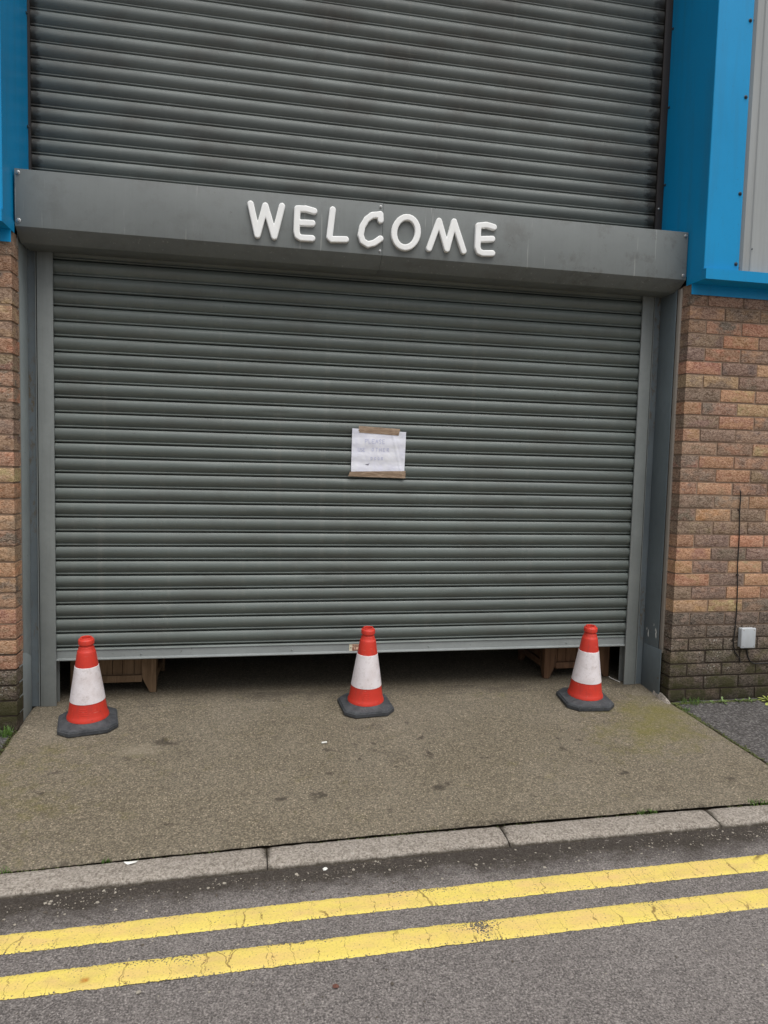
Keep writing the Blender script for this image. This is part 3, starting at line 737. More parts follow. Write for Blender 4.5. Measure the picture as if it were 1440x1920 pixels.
bar = MB(); bar.extr_x([(0.020, 0.2875), (0.020, 0.247), (0.0175, 0.2445), (0.0085, 0.2435), (0.0065, 0.241), (0.0065, 0.2375), (0.0085, 0.235), (0.050, 0.235), (0.050, 0.2395), (0.026, 0.241), (0.026, 0.2875)], -0.028, 3.258)
bo = bar.build('bottom_bar', M_BAR, low, bevel=0.0008)
for x in (0.42, 1.22, 2.0, 2.85): screw('bolt', x, 0.020, 0.262, (0, -1, 0), bo, M_BAR, 0.004)
for s, (a, b_) in ((-1, (-0.074, 0.001)), (1, (3.227, 3.298))):
    gm = MB()
    out = a if s < 0 else b_; inn = b_ if s < 0 else a
    gm.extr_z([(a, 0.0), (b_, 0.0), (b_, 0.0035), (a, 0.0035)], 0.0, 2.50)
    gm.box(min(out, out - s * 0.003), max(out, out - s * 0.003), 0.0038, 0.072, 0.0, 2.5)
    gm.box(min(inn, inn + s * 0.003), max(inn, inn + s * 0.003), 0.0038, 0.011, 0.0, 2.5)
    gm.box(a + 0.003, b_, 0.068, 0.0715, 0.0, 2.5)
    gm.build('guide_rail', M_GUIDE, low, bevel=0.0006)
# hood
YH, ZT, ZC, ZU = -0.210, 2.627, 2.368, 2.316
hx0, hxm, hx1 = -0.107, 1.632, 3.358
def hood_prof(o=0.0):
    return [(YH - o, ZT + o), (YH - o, ZC), (-0.130 - o * .5, ZU - o), (0.004, ZU - o), (0.004, ZU + 0.003), (-0.129, ZU + 0.003), (YH + 0.003, ZC + 0.001), (YH + 0.003, ZT - 0.003), (0.09, ZT - 0.003), (0.09, ZT + o)]
hood = empty('hood', (0, 0, 0)); hood.parent = low
for nm, x0, x1, o_ in (('casing', hx0, hxm - 0.0006, 0.0014), ('casing', hxm + 0.0006, hx1, 0.0)):
    m = MB(); m.extr_x(hood_prof(o_), x0, x1); m.build(nm, M_HOOD, hood, bevel=0.0012)
m = MB(); m.extr_x([(YH + 0.004, ZT - 0.004), (YH + 0.004, ZC + 0.002), (-0.128, ZU + 0.005), (0.0, ZU + 0.005), (0.0, ZT - 0.004)], hx0 + 0.0, hx0 + 0.004); m.build('end_plate', M_HOOD, hood)
m = MB(); m.extr_x([(YH + 0.004, ZT - 0.004), (YH + 0.004, ZC + 0.002), (-0.128, ZU + 0.005), (0.0, ZU + 0.005), (0.0, ZT - 0.004)], hx1 - 0.004, hx1); m.build('end_plate', M_HOOD, hood)
for x, z, r in ((-0.092, 2.610, 0.010), (-0.092, 2.393, 0.011), (1.620, 2.608, 0.007), (1.620, 2.388, 0.007), (3.342, 2.606, 0.009), (3.340, 2.390, 0.010)):
    screw('bolt', x, YH - 0.001, z, (0, -1, 0), hood, M_BOLT, r)
# label on the bottom bar
stk = empty('sticker', (0, 0, 0))
tag(stk, 'small cream warning sticker with brown print on the bottom bar', 'sticker')
m = MB(); m.box(1.540, 1.556, 0.0180, 0.0192, 0.2475, 0.2865); m.build('sticker_edge', M_CREAM, stk)
m = MB(); m.box(1.5565, 1.66, 0.0180, 0.0192, 0.2475, 0.2865); m.build('sticker_face', M_PINK, stk)
m = MB(); m.lathe([(0.0001, 0), (0.003, 0), (0.003, 0.0008)], n=10, m=Matrix.Translation((1.549, 0.0172, 0.266)) @ Matrix.Rotation(R(90), 4, 'X')); m.build('rivet', M_STONED, stk)
m = MB(); m.box(1.558, 1.66, 0.0176, 0.0179, 0.249, 0.2545); m.build('print_band', M_BROWN, stk)

# stroke lettering
GL = {'P': [[(0, 0), (0, 1), (.5, 1), (.6, .85), (.55, .6), (0, .5)]], 'L': [[(0, 1), (0, 0), (.6, 0)]], 'E': [[(.6, 1), (0, 1), (0, 0), (.6, 0)], [(0, .5), (.45, .5)]],
      'A': [[(0, 0), (.32, 1), (.62, 0)], [(.1, .4), (.5, .4)]], 'S': [[(.6, .9), (.3, 1), (.02, .8), (.3, .52), (.58, .25), (.3, 0), (0, .1)]],
      'U': [[(0, 1), (.02, .2), (.3, 0), (.55, .2), (.6, 1)]], 'O': [[(.3, 1), (.03, .75), (.03, .25), (.3, 0), (.58, .25), (.58, .75), (.3, 1)]],
      'T': [[(0, 1), (.65, 1)], [(.32, 1), (.32, 0)]], 'H': [[(0, 0), (0, 1)], [(.6, 0), (.6, 1)], [(0, .5), (.6, .5)]],
      'R': [[(0, 0), (0, 1), (.5, .98), (.58, .75), (.45, .55), (0, .5)], [(.2, .5), (.6, 0)]], 'D': [[(0, 0), (0, 1), (.35, .95), (.6, .6), (.5, .2), (0, 0)]],
      'G': [[(.6, .85), (.3, 1), (.03, .7), (.05, .2), (.3, 0), (.6, .15), (.6, .45), (.35, .45)]], 'B': [[(0, 0), (0, 1), (.4, 1), (.5, .75), (0, .52), (.55, .3), (.4, 0), (0, 0)]], 'Y': [[(0, 1), (.3, .5), (.6, 1)], [(.3, .5), (.3, 0)]], ' ': []}
def strokes(m, text, x, z, h, adv, w, yf, jit=0.0, rnd=random.Random(3)):
    for ch in text:
        for st_ in GL[ch]:
            pts = [(x + (px + rnd.uniform(-jit, jit)) * h * 0.95, z + (pz + rnd.uniform(-jit, jit)) * h) for px, pz in st_]
            for (ax, az), (bx, bz) in zip(pts, pts[1:]):
                dx, dz = bx - ax, bz - az; L = math.hypot(dx, dz) or 1e-6; nx_, nz_ = -dz / L * w / 2, dx / L * w / 2
                ex, ez = dx / L * w * .3, dz / L * w * .3
                q = [(ax - ex + nx_, az - ez + nz_), (bx + ex + nx_, bz + ez + nz_), (bx + ex - nx_, bz + ez - nz_), (ax - ex - nx_, az - ez - nz_)]
                yo = -0.0001 * rnd.random()
                m.add([(px, yf(px, pz) + yo, pz) for px, pz in q], [(0, 1, 2, 3)])
        x += adv
m = MB(); strokes(m, 'TOGGLE', 1.560, 0.2705, 0.010, 0.0105, 0.0028, lambda x, z: 0.0174)
strokes(m, 'BY', 1.560, 0.2565, 0.010, 0.0115, 0.0028, lambda x, z: 0.0174); m.build('print', M_BROWN, stk)

# upper shutter
up = empty('roller_shutter', (0, 0, 0))
tag(up, 'weathered grey roller shutter above the hood, greasy black at its right end', 'roller shutter')
curtain('curtain', -0.128, 3.345, 2.45, 5.15, 0.098, 0.0772, 2.735, M_LATH_UP, up)
m = MB(); m.box(-0.1250, -0.113, 0.070, 0.078, 2.40, 5.2); m.build('guide_rail', M_DARK, up)
m = MB(); m.box(3.318, 3.3625, 0.066, 0.078, 2.40, 5.2); m.build('guide_rail', M_DARK, up, bevel=0.002)
screw('screw', 3.336, 0.066, 2.845, (0, -1, 0), up, M_BOLT, 0.006)

# steel door jambs ------------------------------------------------------------
for s in (-1, 1):
    j = empty('door_jamb', (0, 0, 0))
    tag(j, 'blue-grey steel jamb %s the shutter guide, %s' % (('left of', 'flaking rust halfway up') if s < 0 else ('right of', 'paint scraped white near its kick plate')), 'door jamb')
    if s < 0:
        m = MB(); m.box(-0.1235, -0.1195, -0.128, 0.012, -0.01, 2.50); m.build('reveal_plate', M_JAMBL, j, bevel=0.0008)
        m = MB(); m.box(-0.1192, -0.0815, 0.008, 0.012, -0.0, 2.50); m.build('web', M_WEB, j)
        m = MB(); m.box(-0.0812, -0.0785, -0.002, 0.012, 0.0, 2.50); m.build('edge_lip', M_GUIDE, j)
        m = MB(); m.extr_x([(-0.196, -0.035), (-0.012, -0.035), (-0.012, 0.275), (-0.10, 0.315), (-0.196, 0.335)], -0.1190, -0.1155); m.build('kick_plate', M_JAMBL, j, bevel=0.0008)
    else:
        m = MB(); m.box(3.345, 3.3495, -0.150, 0.012, -0.01, 2.50); m.build('reveal_plate', M_JAMB, j, bevel=0.0008)
        m = MB(); m.box(3.3045, 3.3447, 0.006, 0.012, 0.0, 2.50); m.build('web', M_WEB, j)
        m = MB(); m.box(3.3015, 3.3042, -0.002, 0.012, 0.0, 2.50); m.build('edge_lip', M_GUIDE, j)
        m = MB(); m.extr_x([(-0.192, -0.03), (-0.01, -0.03), (-0.01, 0.255), (-0.192, 0.262)], 3.3405, 3.3445); m.build('kick_plate', M_JAMB, j, bevel=0.0008)
        m = MB()
        for yc, zc, a, b_ in ((-0.045, 0.325, .004, .022), (-0.028, 0.35, .003, .008), (-0.125, 0.34, .005, .026), (-0.118, 0.365, .003, .010), (-0.10, 0.39, .002, .007)):
            vs = [(3.3446, yc, zc)] + [(3.3446, yc + a * (1 + .4 * math.sin(5 * q + yc * 90)) * math.cos(q), zc + b_ * (1 + .3 * math.sin(3 * q + 7 * zc)) * math.sin(q)) for q in [k * math.pi / 6 for k in range(12)]]
            m.add(vs, [(0, k + 1, (k + 1) % 12 + 1) for k in range(12)])
        m.build('bare_patch', M_LITTER, j)
# sealant / mortar fillet between brick return and steel
m = MB(); m.box(XR - 0.010, XR + 0.004, -0.178, -0.148, 0.24, 2.33); m.build('sealant_strip', M_SEAL, None, bevel=0.003)
tag(bpy.data.objects['sealant_strip'], 'pale mortar strip between right brick corner and steel jamb', 'sealant')
m = MB(); m.box(XL - 0.012, XL - 0.004, -0.160, -0.125, -0.03, 2.33); o = m.build('sealant_strip', M_SEAL, None, bevel=0.003)
tag(o, 'thin mortar strip between left brick corner and steel jamb', 'sealant')

# ------------------------------------------------------------------ WELCOME letters
def zp(x, y):   # letter tracing -> metres on the hood face
    px, py = 420 + x / 2.5714, 340 + y / 2.5714
    # affine fit of the hood face around the lettering
    return px, py
CAM = dict(c=(0.9849, -3.8342, 1.3166), yaw=.1885, pit=-.0719, rol=.0251, f=1316.57)
def cam_axes():
    y, p, r = CAM['yaw'], CAM['pit'], CAM['rol']
    F = Vector((math.sin(y) * math.cos(p), math.cos(y) * math.cos(p), math.sin(p)))
    Rt = Vector((math.cos(y), -math.sin(y), 0)); U = Rt.cross(F)
    return F, Rt * math.cos(r) + U * math.sin(r), -Rt * math.sin(r) + U * math.cos(r)
AF, AR, AU = cam_axes()
def measure(px, py, Y):
    d = AF + AR * ((px - 720) / CAM['f']) - AU * ((py - 960) / CAM['f']); c = Vector(CAM['c'])
    q = c + d * ((Y - c.y) / d.y); return q.x, q.z
YF = YH - 0.0015
LET = [('W', [[(128, 113), (161, 262), (199, 122), (242, 270), (279, 124)]]),
       ('E', [[(353, 136), (349, 245), (354, 266), (370, 276), (424, 279)], [(353, 136), (395, 137), (434, 148)], [(355, 203), (425, 206)]]),
       ('L', [[(523, 141), (507, 272), (517, 283), (586, 284)]]),
       ('C', [[(753, 191), (752, 163), (735, 166), (712, 168), (686, 187), (665, 222), (657, 262), (667, 292), (692, 308), (722, 301), (752, 280)]]),
       ('O', [[(875 + 57 * math.cos(a) + 4 * math.sin(a), 250 - 73 * math.sin(a) - 4 * math.cos(a) * 0) for a in [k * math.pi / 14 for k in range(29)]]]),
       ('M', [[(986, 327), (1034, 195), (1072, 330), (1106, 198), (1152, 340)]]),
       ('E', [[(1223, 218), (1219, 322), (1226, 342), (1244, 350), (1290, 350)], [(1223, 218), (1262, 214), (1298, 225)], [(1225, 283), (1290, 281)]])]
welcome = empty('welcome_lettering', (0, 0, 0))
tag(welcome, 'raised white rounded letters spelling WELCOME across the grey hood', 'lettering')
RAD = 0.0158; DEP = 0.018
for ch, sts in LET:
    segs = []
    for st_ in sts:
        p = [measure(*zp(*q), YF) for q in st_]; segs += list(zip(p, p[1:]))
    allp = [q for s_ in segs for q in s_]
    x0 = min(q[0] for q in allp) - RAD * 1.3; x1 = max(q[0] for q in allp) + RAD * 1.3; z0 = min(q[1] for q in allp) - RAD * 1.3; z1 = max(q[1] for q in allp) + RAD * 1.3
    h = 0.0022; nx_, nz_ = int((x1 - x0) / h) + 1, int((z1 - z0) / h) + 1
    def sd(x, z):
        best = 9; bp = None
        for (ax, az), (bx, bz) in segs:
            dx, dz = bx - ax, bz - az; t = max(0, min(1, ((x - ax) * dx + (z - az) * dz) / (dx * dx + dz * dz)))
            qx, qz = ax + dx * t, az + dz * t; d = math.hypot(x - qx, z - qz)
            if d < best: best = d; bp = (qx, qz)
        return best, bp
    D = {}; idx = {}; vs = []
    for i in range(nx_):
        for k in range(nz_): D[i, k] = sd(x0 + i * h, z0 + k * h)
    def vid(i, k):
        if (i, k) in idx: return idx[i, k]
        d, bp = D[i, k]; x, z = x0 + i * h, z0 + k * h
        if d > RAD: x = bp[0] + (x - bp[0]) * RAD / d; z = bp[1] + (z - bp[1]) * RAD / d; d = RAD
        q = min(1, d / RAD); hh = DEP * (0.70 + 0.30 * (1 - q ** 9.0) ** 0.5)
        idx[i, k] = len(vs); vs.append((x, YF - hh, z)); return idx[i, k]
    fs = []
    for i in range(nx_ - 1):
        for k in range(nz_ - 1):
            if sum(D[a][0] < RAD for a in ((i, k), (i + 1, k), (i + 1, k + 1), (i, k + 1))) >= 2 and max(D[a][0] for a in ((i, k), (i + 1, k), (i + 1, k + 1), (i, k + 1))) < RAD + h * 1.5:
                fs.append((vid(i, k), vid(i + 1, k), vid(i + 1, k + 1), vid(i, k + 1)))
    # side walls from boundary edges
    cnt = {}
    for f in fs:
        for a, b_ in zip(f, f[1:] + f[:1]): cnt[(a, b_)] = 1
    bd = [(a, b_) for (a, b_) in cnt if (b_, a) not in cnt]
    low_ = {}
    for a, b_ in bd:
        for q in (a, b_):
            if q not in low_: low_[q] = len(vs); vs.append((vs[q][0], YF + 0.0008, vs[q][2]))
    fs += [(b_, a, low_[a], low_[b_]) for a, b_ in bd]
    m = MB(); m.add(vs, fs); m.build('letter', M_LETTER, welcome, smooth=50, label='white letter ' + ch)

# ------------------------------------------------------------------ paper notice
note = empty('paper_notice', (0, 0, 0))
tag(note, 'crumpled white paper notice taped to the shutter with faint handwriting', 'notice')
def pw(x, y): return 1.529 + (x - 120) / 1190 * 0.301, 1.488 - (y - 85) / 900 * 0.226
def ypap(x, z):
    ph = (z - 0.2985) / 0.0764; ph -= math.floor(ph)
    base = 0.0088 - 0.0022 * math.sin(math.pi * max(0, (ph - 0.26) / 0.74))
    fold = 0.0022 * math.exp(-((x - 1.755 - (1.47 - z) * 0.25) / 0.006) ** 2)
    return base - fold - 0.0022 * fbm(x * 13, z * 13, 2, 2) - 0.0012 * abs(fbm(x * 30, z * 30, 9, 2))
def sheet(name, corners, mat, off, nx_=60, nz_=46, parent=note, rag=0.0):
    (ax, az), (bx, bz), (cx, cz), (dx, dz) = corners   # TL TR BR BL
    vs = []
    for i in range(nx_ + 1):
        for k in range(nz_ + 1):
            u, w = i / nx_, k / nz_
            x = (ax * (1 - u) + bx * u) * (1 - w) + (dx * (1 - u) + cx * u) * w; z = (az * (1 - u) + bz * u) * (1 - w) + (dz * (1 - u) + cz * u) * w
            if rag and (i in (0, nx_)): x += rag * fbm(3, z * 80)
            vs.append((x, ypap(x, z) + off, z))
    n = nz_ + 1; m = MB(); m.add(vs, [(i * n + k, (i + 1) * n + k, (i + 1) * n + k + 1, i * n + k + 1) for i in range(nx_) for k in range(nz_)])
    return m.build(name, mat, parent, smooth=60)
sheet('sheet', [pw(120, 62), pw(1318, 108), pw(1300, 985), pw(112, 1010)], M_PAPER, 0.0)
sheet('tape', [pw(262, 5), pw(1180, 45), pw(1150, 190), pw(275, 150)], M_TAPE, -0.0016, 40, 8, rag=0.01)
sheet('tape', [pw(85, 1008), pw(1325, 968), pw(1325, 1132), pw(50, 1112)], M_TAPE, -0.0016, 50, 9, rag=0.006)
m = MB(); yk = lambda x, z: ypap(x, z) - 0.0012
def hand(text, xa, xb, ya, yb_, w=0.0023):
    X0, Z0 = pw(xa, yb_); X1, Z1 = pw(xb, ya); adv = (X1 - X0) / len(text)
    strokes(m, text, X0, Z0, Z1 - Z0, adv, w, yk, 0.06)
for a_ in (('PLEASE', 412, 870, 290, 378), ('USE', 258, 430, 488, 562), ('OTHER', 562, 985, 480, 550), ('DOOR', 545, 850, 680, 742)):
    m = MB(); hand(*a_); m.build('handwriting', M_INK, note, label='handwritten word ' + a_[0])
m = MB()
for a, b_ in (((430, 842), (480, 850)), ((480, 850), (515, 812)), ((455, 838), (500, 846)), ((480, 850), (486, 872))):
    (x0, z0), (x1, z1) = pw(*a), pw(*b_); dx, dz = x1 - x0, z1 - z0; L = math.hypot(dx, dz); nx_, nz_ = -dz / L * .0016, dx / L * .0016
    m.add([(x0 + nx_, yk(x0, z0) - .0003, z0 + nz_), (x1 + nx_ * .3, yk(x1, z1) - .0003, z1 + nz_ * .3), (x1 - nx_ * .3, yk(x1, z1) - .0003, z1 - nz_ * .3), (x0 - nx_, yk(x0, z0) - .0003, z0 - nz_)], [(0, 1, 2, 3)])
m.build('pen_mark', M_INK2, note)

# ------------------------------------------------------------------ traffic cones
def make_cone():
    root = empty('traffic_cone')
    # rubber base: stepped, cut corners, lumpy top rising to the body
    W = 0.137; cut = 0.050
    def octa(w, c, z, n=5):
        cs = [(w, -w + c), (w, w - c), (w - c, w), (-w + c, w), (-w, w - c), (-w, -w + c), (-w + c, -w), (w - c, -w)]
        out = []
        for a, b_ in zip(cs, cs[1:] + cs[:1]):
            for k in range(n): out.append((a[0] + (b_[0] - a[0]) * k / n, a[1] + (b_[1] - a[1]) * k / n, z))
        return out
    rings = [octa(W - .004, cut, 0.0), octa(W, cut, 0.003), octa(W, cut, 0.019), octa(W - .004, cut, 0.0205), octa(W - .006, cut, 0.0215), octa(W - .004, cut, 0.023), octa(W - .007, cut, 0.028), octa(W - .02, cut - .004, 0.0315), octa(W - .035, .045, 0.0365)]
    N = len(rings[0]); vs = []
    for r_ in rings: vs += r_
    ring2 = []
    for (rr, zz) in ((0.1, 0.041), (0.07, 0.043)):
        for (x, y, z) in rings[-1]:
            a = math.atan2(y, x); vs.append((rr * math.cos(a), rr * math.sin(a), zz))
    nr = len(rings) + 2
    vs = [(x, y, z + (0.0022 * fbm(x * 28, y * 28, 1) if i >= 6 * N else 0)) for i, (x, y, z) in enumerate(vs)]
    vs = [(x + (0.0015 * fbm(y * 30, z * 30, 2) if i < 6 * N else 0), y, z) for i, (x, y, z) in enumerate(vs)]
    m = MB(); m.add(vs, [(j * N + k, j * N + (k + 1) % N, (j + 1) * N + (k + 1) % N, (j + 1) * N + k) for j in range(nr - 1) for k in range(N)] + [tuple(range(N))[::-1]])
    m.build('base', M_RUB, root, smooth=42)
    rb = lambda z: 0.0925 + (0.0425 - 0.0925) * (z - 0.055) / (0.372 - 0.055)
    prof = [(0.0955, 0.0405), (0.0985, 0.042), (0.0975, 0.050), (0.0935, 0.0585)]
    prof += [(rb(z), z) for z in (0.066, 0.09, 0.1, 0.12, 0.2, 0.3, 0.34, 0.366)]
    prof += [(0.0423, 0.370), (0.0405, 0.3745), (0.0385, 0.3765), (0.0358, 0.388), (0.0340, 0.394), (0.0310, 0.3965), (0.0305, 0.402), (0.0335, 0.404), (0.0368, 0.407), (0.0372, 0.424), (0.0352, 0.429),
             (0.0320, 0.4315), (0.0290, 0.432), (0.0282, 0.436), (0.0268, 0.438), (0.0245, 0.4385), (0.0215, 0.437), (0.0205, 0.43), (0.0200, 0.38), (0.0200, 0.20)]
    m = MB(); m.lathe(prof, n=72); b = m.build('body', M_RED, root, smooth=32)
    z0, z1 = 0.128, 0.300
    m = MB(); m.lathe([(rb(z0) + 0.0002, z0), (rb(z0) + 0.0016, z0 + 0.001)] + [(rb(z) + 0.0016, z) for z in (0.15, 0.2, 0.25, 0.28)] + [(rb(z1) + 0.0016, z1 - 0.001), (rb(z1) + 0.0002, z1)], n=72)
    m.build('reflective_sleeve', M_WHITE, root, smooth=32)
    # moulded bars low on the body
    m = MB()
    for i, zz in enumerate((0.078, 0.088, 0.098, 0.108)):
        a0, a1 = R(-118 + i), R(-88 - i * 2); n = 10
        vs = []
        for k in range(n + 1):
            a = a0 + (a1 - a0) * k / n
            for dr, dz in ((-.001, -.0012), (.0009, -.0004), (.0009, .0004), (-.001, .0012)): vs.append(((rb(zz) + dr) * math.cos(a), (rb(zz) + dr) * math.sin(a), zz + dz))
        m.add(vs, [(k * 4 + q, (k + 1) * 4 + q, (k + 1) * 4 + q + 1, k * 4 + q + 1) for k in range(n) for q in range(3)])
    e = m.build('moulded_bars', M_RED, root, smooth=40)
    return root
proto = make_cone()
cones = [((0.205, -0.222), 12, 'red and white traffic cone nearest the left guide rail, base turned askew'),
         ((1.610, -0.160), 5, 'red and white traffic cone in the middle, in front of the bottom bar sticker'),
         ((2.868, -0.205), -4, 'red and white traffic cone on the right beside the mossy patch')]
for i, ((cx, cy), rz, lab) in enumerate(cones):
    if i == 0: o = proto
    else:
        o = proto.copy(); COL.objects.link(o)
        for ch in proto.children:
            c = ch.copy(); COL.objects.link(c); c.parent = o
    o.location = (cx, cy, S * cy + 0.0015); o.rotation_euler = (math.atan(S), 0, R(rz))
    # stand on the slope: tilt about world x, then the cone leans back only slightly
    o.rotation_mode = 'QUATERNION'
    o.rotation_quaternion = (Matrix.Rotation(math.atan(S) * 0.85, 3, 'X') @ Matrix.Rotation(R(rz), 3, 'Z')).to_quaternion()
    o.scale = (1, 1, 1.018)
    tag(o, lab, 'traffic cone', 'traffic cones across the ramp')

# ------------------------------------------------------------------ timber crates behind the shutter
def crate(x0, x1, y0, y1, lab, mat, legw=0.075):
    root = empty('timber_planter', (x0, y0, 0)); w, d = x1 - x0, y1 - y0; H = 0.50
    def leg(fx, fy):
        # front/back face board with an angled toe, plus the side board
        ax = 0 if fx < 0 else w; sx = 1 if fx < 0 else -1; ay = 0 if fy < 0 else d; sy = 1 if fy < 0 else -1
        m = MB()
        pr = [(ax, 0), (ax + sx * legw * 0.45, 0), (ax + sx * legw, 0.085), (ax + sx * legw, H), (ax, H)]
        vs = [(x, ay, z) for x, z in pr] + [(x, ay + sy * 0.022, z) for x, z in pr]; n = 5
        m.add(vs, [tuple(range(n))[::-1], tuple(range(n, 2 * n))] + [(i, (i + 1) % n, (i + 1) % n + n, i + n) for i in range(n)])
        pr = [(ay + sy * 0.023, 0), (ay + sy * legw * 0.45, 0), (ay + sy * legw, 0.085), (ay + sy * legw, H), (ay + sy * 0.023, H)]
        vs = [(ax, y, z) for y, z in pr] + [(ax + sx * 0.022, y, z) for y, z in pr]
        m.add(vs, [tuple(range(n))[::-1], tuple(range(n, 2 * n))] + [(i, (i + 1) % n, (i + 1) % n + n, i + n) for i in range(n)])
        m.build('leg', mat, root, bevel=0.0015)
    for fx in (-1, 1):
        for fy in (-1, 1): leg(fx, fy)
    m = MB(); m.box(legw + .001, w - legw - .001, 0.002, 0.022, 0.060, 0.098); m.build('rail', mat, root, bevel=0.002)
    for xa in (0.002, w - 0.022):
        m = MB(); m.box(xa, xa + 0.020, legw + .001, d - legw - .001, 0.060, 0.098); m.build('side_rail', mat, root, bevel=0.002)
    m = MB(); x = 0.024; rnd = random.Random(int(x0 * 100))
    while x < w - 0.03:
        bw = min(rnd.uniform(0.055, 0.075), w - 0.024 - x); yy = 0.024 + rnd.uniform(0, 0.003)
        m.box(x, x + bw - 0.003, yy, yy + 0.016, 0.07, H); x += bw
    y = 0.045
    while y < d - 0.03:
        bw = min(0.07, d - 0.024 - y); m.box(0.024, 0.04, y, y + bw - 0.003, 0.07, H); m.box(w - 0.04, w - 0.024, y, y + bw - 0.003, 0.07, H); y += bw
    m.build('boards', mat, root, bevel=0.0012)
    m = MB(); m.box(0.0405, w - 0.0405, 0.05, d - 0.03, 0.43, 0.45); m.build('soil', M_DIRT, root)
    tag(root, lab, 'planter', 'timber planters behind the shutter'); return root
crate(0.03, 0.478, 0.17, 0.60, 'pale timber planter seen under the shutter behind the left cone', M_WOOD)
crate(2.782, 3.215, 0.165, 0.60, 'darker timber planter seen under the shutter behind the right cone', M_WOOD2)
m = MB(); m.box(2.43, 2.82, 0.86, 1.25, 0.012, 0.5); o = m.build('storage_box', M_PALE, None, bevel=0.012)
m = MB(); m.box(2.44, 2.81, 0.87, 1.24, -0.001, 0.0115); m.build('foot', M_DARK, o)
m = MB(); m.box(2.42, 2.83, 0.85, 1.26, 0.501, 0.53); m.build('lid', M_PALE, o, bevel=0.01)
tag(o, 'pale box standing deep inside the dark unit', 'box')
m = MB(); m.tube([(3.203, 0.135, 0.010), (3.206, 0.128, 0.004), (3.222, 0.037, 0.004)], 0.0022, 6); tag(m.build('white_wire', M_LITTER, None, smooth=60), 'short white wire lying beside the right guide rail', 'wire')

# ------------------------------------------------------------------ junction box and cables on the right wall
jb = empty('junction_box', (0, 0, 0))
tag(jb, 'light grey plastic junction box low on the right brick wall', 'junction box')
bx0, bx1, bz0, bz1 = 3.787, 3.876, 0.290, 0.404
m = MB(); m.box(bx0, bx1, -0.279, -0.255, bz0, bz1); m.build('back_box', M_BOX, jb, bevel=0.006, seg=3)
m = MB(); m.box(bx0 - 0.003, bx1 + 0.003, -0.293, -0.280, bz0 - 0.003, bz1 + 0.003); m.build('lid', M_BOX, jb, bevel=0.007, seg=3)
for x, z in ((bx0 + 0.010, bz0 + 0.010), (bx1 - 0.010, bz0 + 0.010), (bx0 + 0.010, bz1 - 0.010), (bx1 - 0.010, bz1 - 0.010)):
    m = MB(); m.lathe([(0.0001, 0.0008), (0.0028, 0.0008), (0.0032, 0.0)], n=12, m=Matrix.Translation((x, -0.2932, z)) @ Matrix.Rotation(R(90), 4, 'X')); m.build('lid_screw', M_SEAL, jb)
def smooth_path(p, n=6):
    p = [Vector(q) for q in p]; out = []
    for i in range(len(p) - 1):
        a, b, c, d = p[max(0, i - 1)], p[i], p[i + 1], p[min(len(p) - 1, i + 2)]
        for k in range(n):
            t = k / n; out.append(0.5 * ((2 * b) + (c - a) * t + (2 * a - 5 * b + 4 * c - d) * t * t + (3 * b - a - 3 * c + d) * t ** 3))
    out.append(p[-1]); return out
yc = YB - 0.006
P = [measure(u, v, yc) for u, v in ((1388.5, 921), (1388.5, 935), (1387, 958), (1386, 1010), (1383, 1060), (1383, 1095), (1381, 1150), (1377.5, 1185), (1375.5, 1205), (1378, 1222), (1386, 1233), (1387.5, 1240), (1391, 1242))]
m = MB(); m.tube(smooth_path([(P[0][0], YB + 0.02, P[0][1])] + [(a, yc, b_) for a, b_ in P]), 0.0030, 8)
cb = m.build('cable', M_CABLE, None, smooth=60); tag(cb, 'thin black cable hanging down the bricks from a drilled hole', 'cable')
for u, v in ((1386, 956), (1383, 1078), (1375.5, 1200)):
    m = MB(); a, b_ = measure(u, v, yc); m.box(a - 0.006, a + 0.006, yc - 0.0045, YB + 0.002, b_ - 0.003, b_ + 0.003); m.build('clip', M_CABLE, cb)
P = [measure(u, v, yc) for u, v in ((1399.5, 1212), (1400.5, 1222), (1403, 1233), (1409, 1242), (1420, 1244), (1440, 1243), (1480, 1243))]
m = MB(); m.tube(smooth_path([(P[0][0], -0.268, P[0][1] + .01)] + [(a, yc, b_) for a, b_ in P[1:]] + [(5.5, yc, P[-1][1])]), 0.0036, 8)
tag(m.build('cable', M_CABLE, None, smooth=60), 'black cable leaving the junction box and running right along the bricks', 'cable')

# ------------------------------------------------------------------ plants, moss, grit, litter
def tuft(cx, cy, n, h, spread, lab, mat=None, seed=1, rz=0.0):
    rnd = random.Random(seed); m = MB(); z0 = S * cy - 0.008
    for _ in range(n):
        a = rnd.uniform(0, 2 * math.pi); r = spread * rnd.random() ** .5; x, y = cx + r * math.cos(a), cy + r * math.sin(a) * .5
        L = h * rnd.uniform(.5, 1.1); b = rnd.uniform(0, 2 * math.pi); lean = rnd.uniform(.15, .8); w = rnd.uniform(.0010, .0020)
        dx, dy = math.cos(b) * lean, math.sin(b) * lean; px, py = -math.sin(b) * w, math.cos(b) * w
        pts = [(x + dx * L * t * t, y + dy * L * t * t, z0 + L * (t - .35 * lean * t * t)) for t in (0, .35, .7, 1)]
        vs = []
        for (q, ww) in zip(pts, (1, .9, .6, .08)): vs += [(q[0] - px * ww, q[1] - py * ww, q[2]), (q[0] + px * ww, q[1] + py * ww, q[2])]
        m.add(vs, [(0, 1, 3, 2), (2, 3, 5, 4), (4, 5, 7, 6)])
    return tag(m.build('grass_tuft', mat or M_GRASS), lab, 'grass', 'grass tufts along the wall and kerb')
tuft(-0.165, -0.300, 150, 0.05, 0.05, 'bright green grass tuft at foot of the left brick wall', seed=1)
tuft(3.50, -0.283, 90, 0.045, 0.075, 'thin grass tuft at foot of the right brick corner', seed=2)
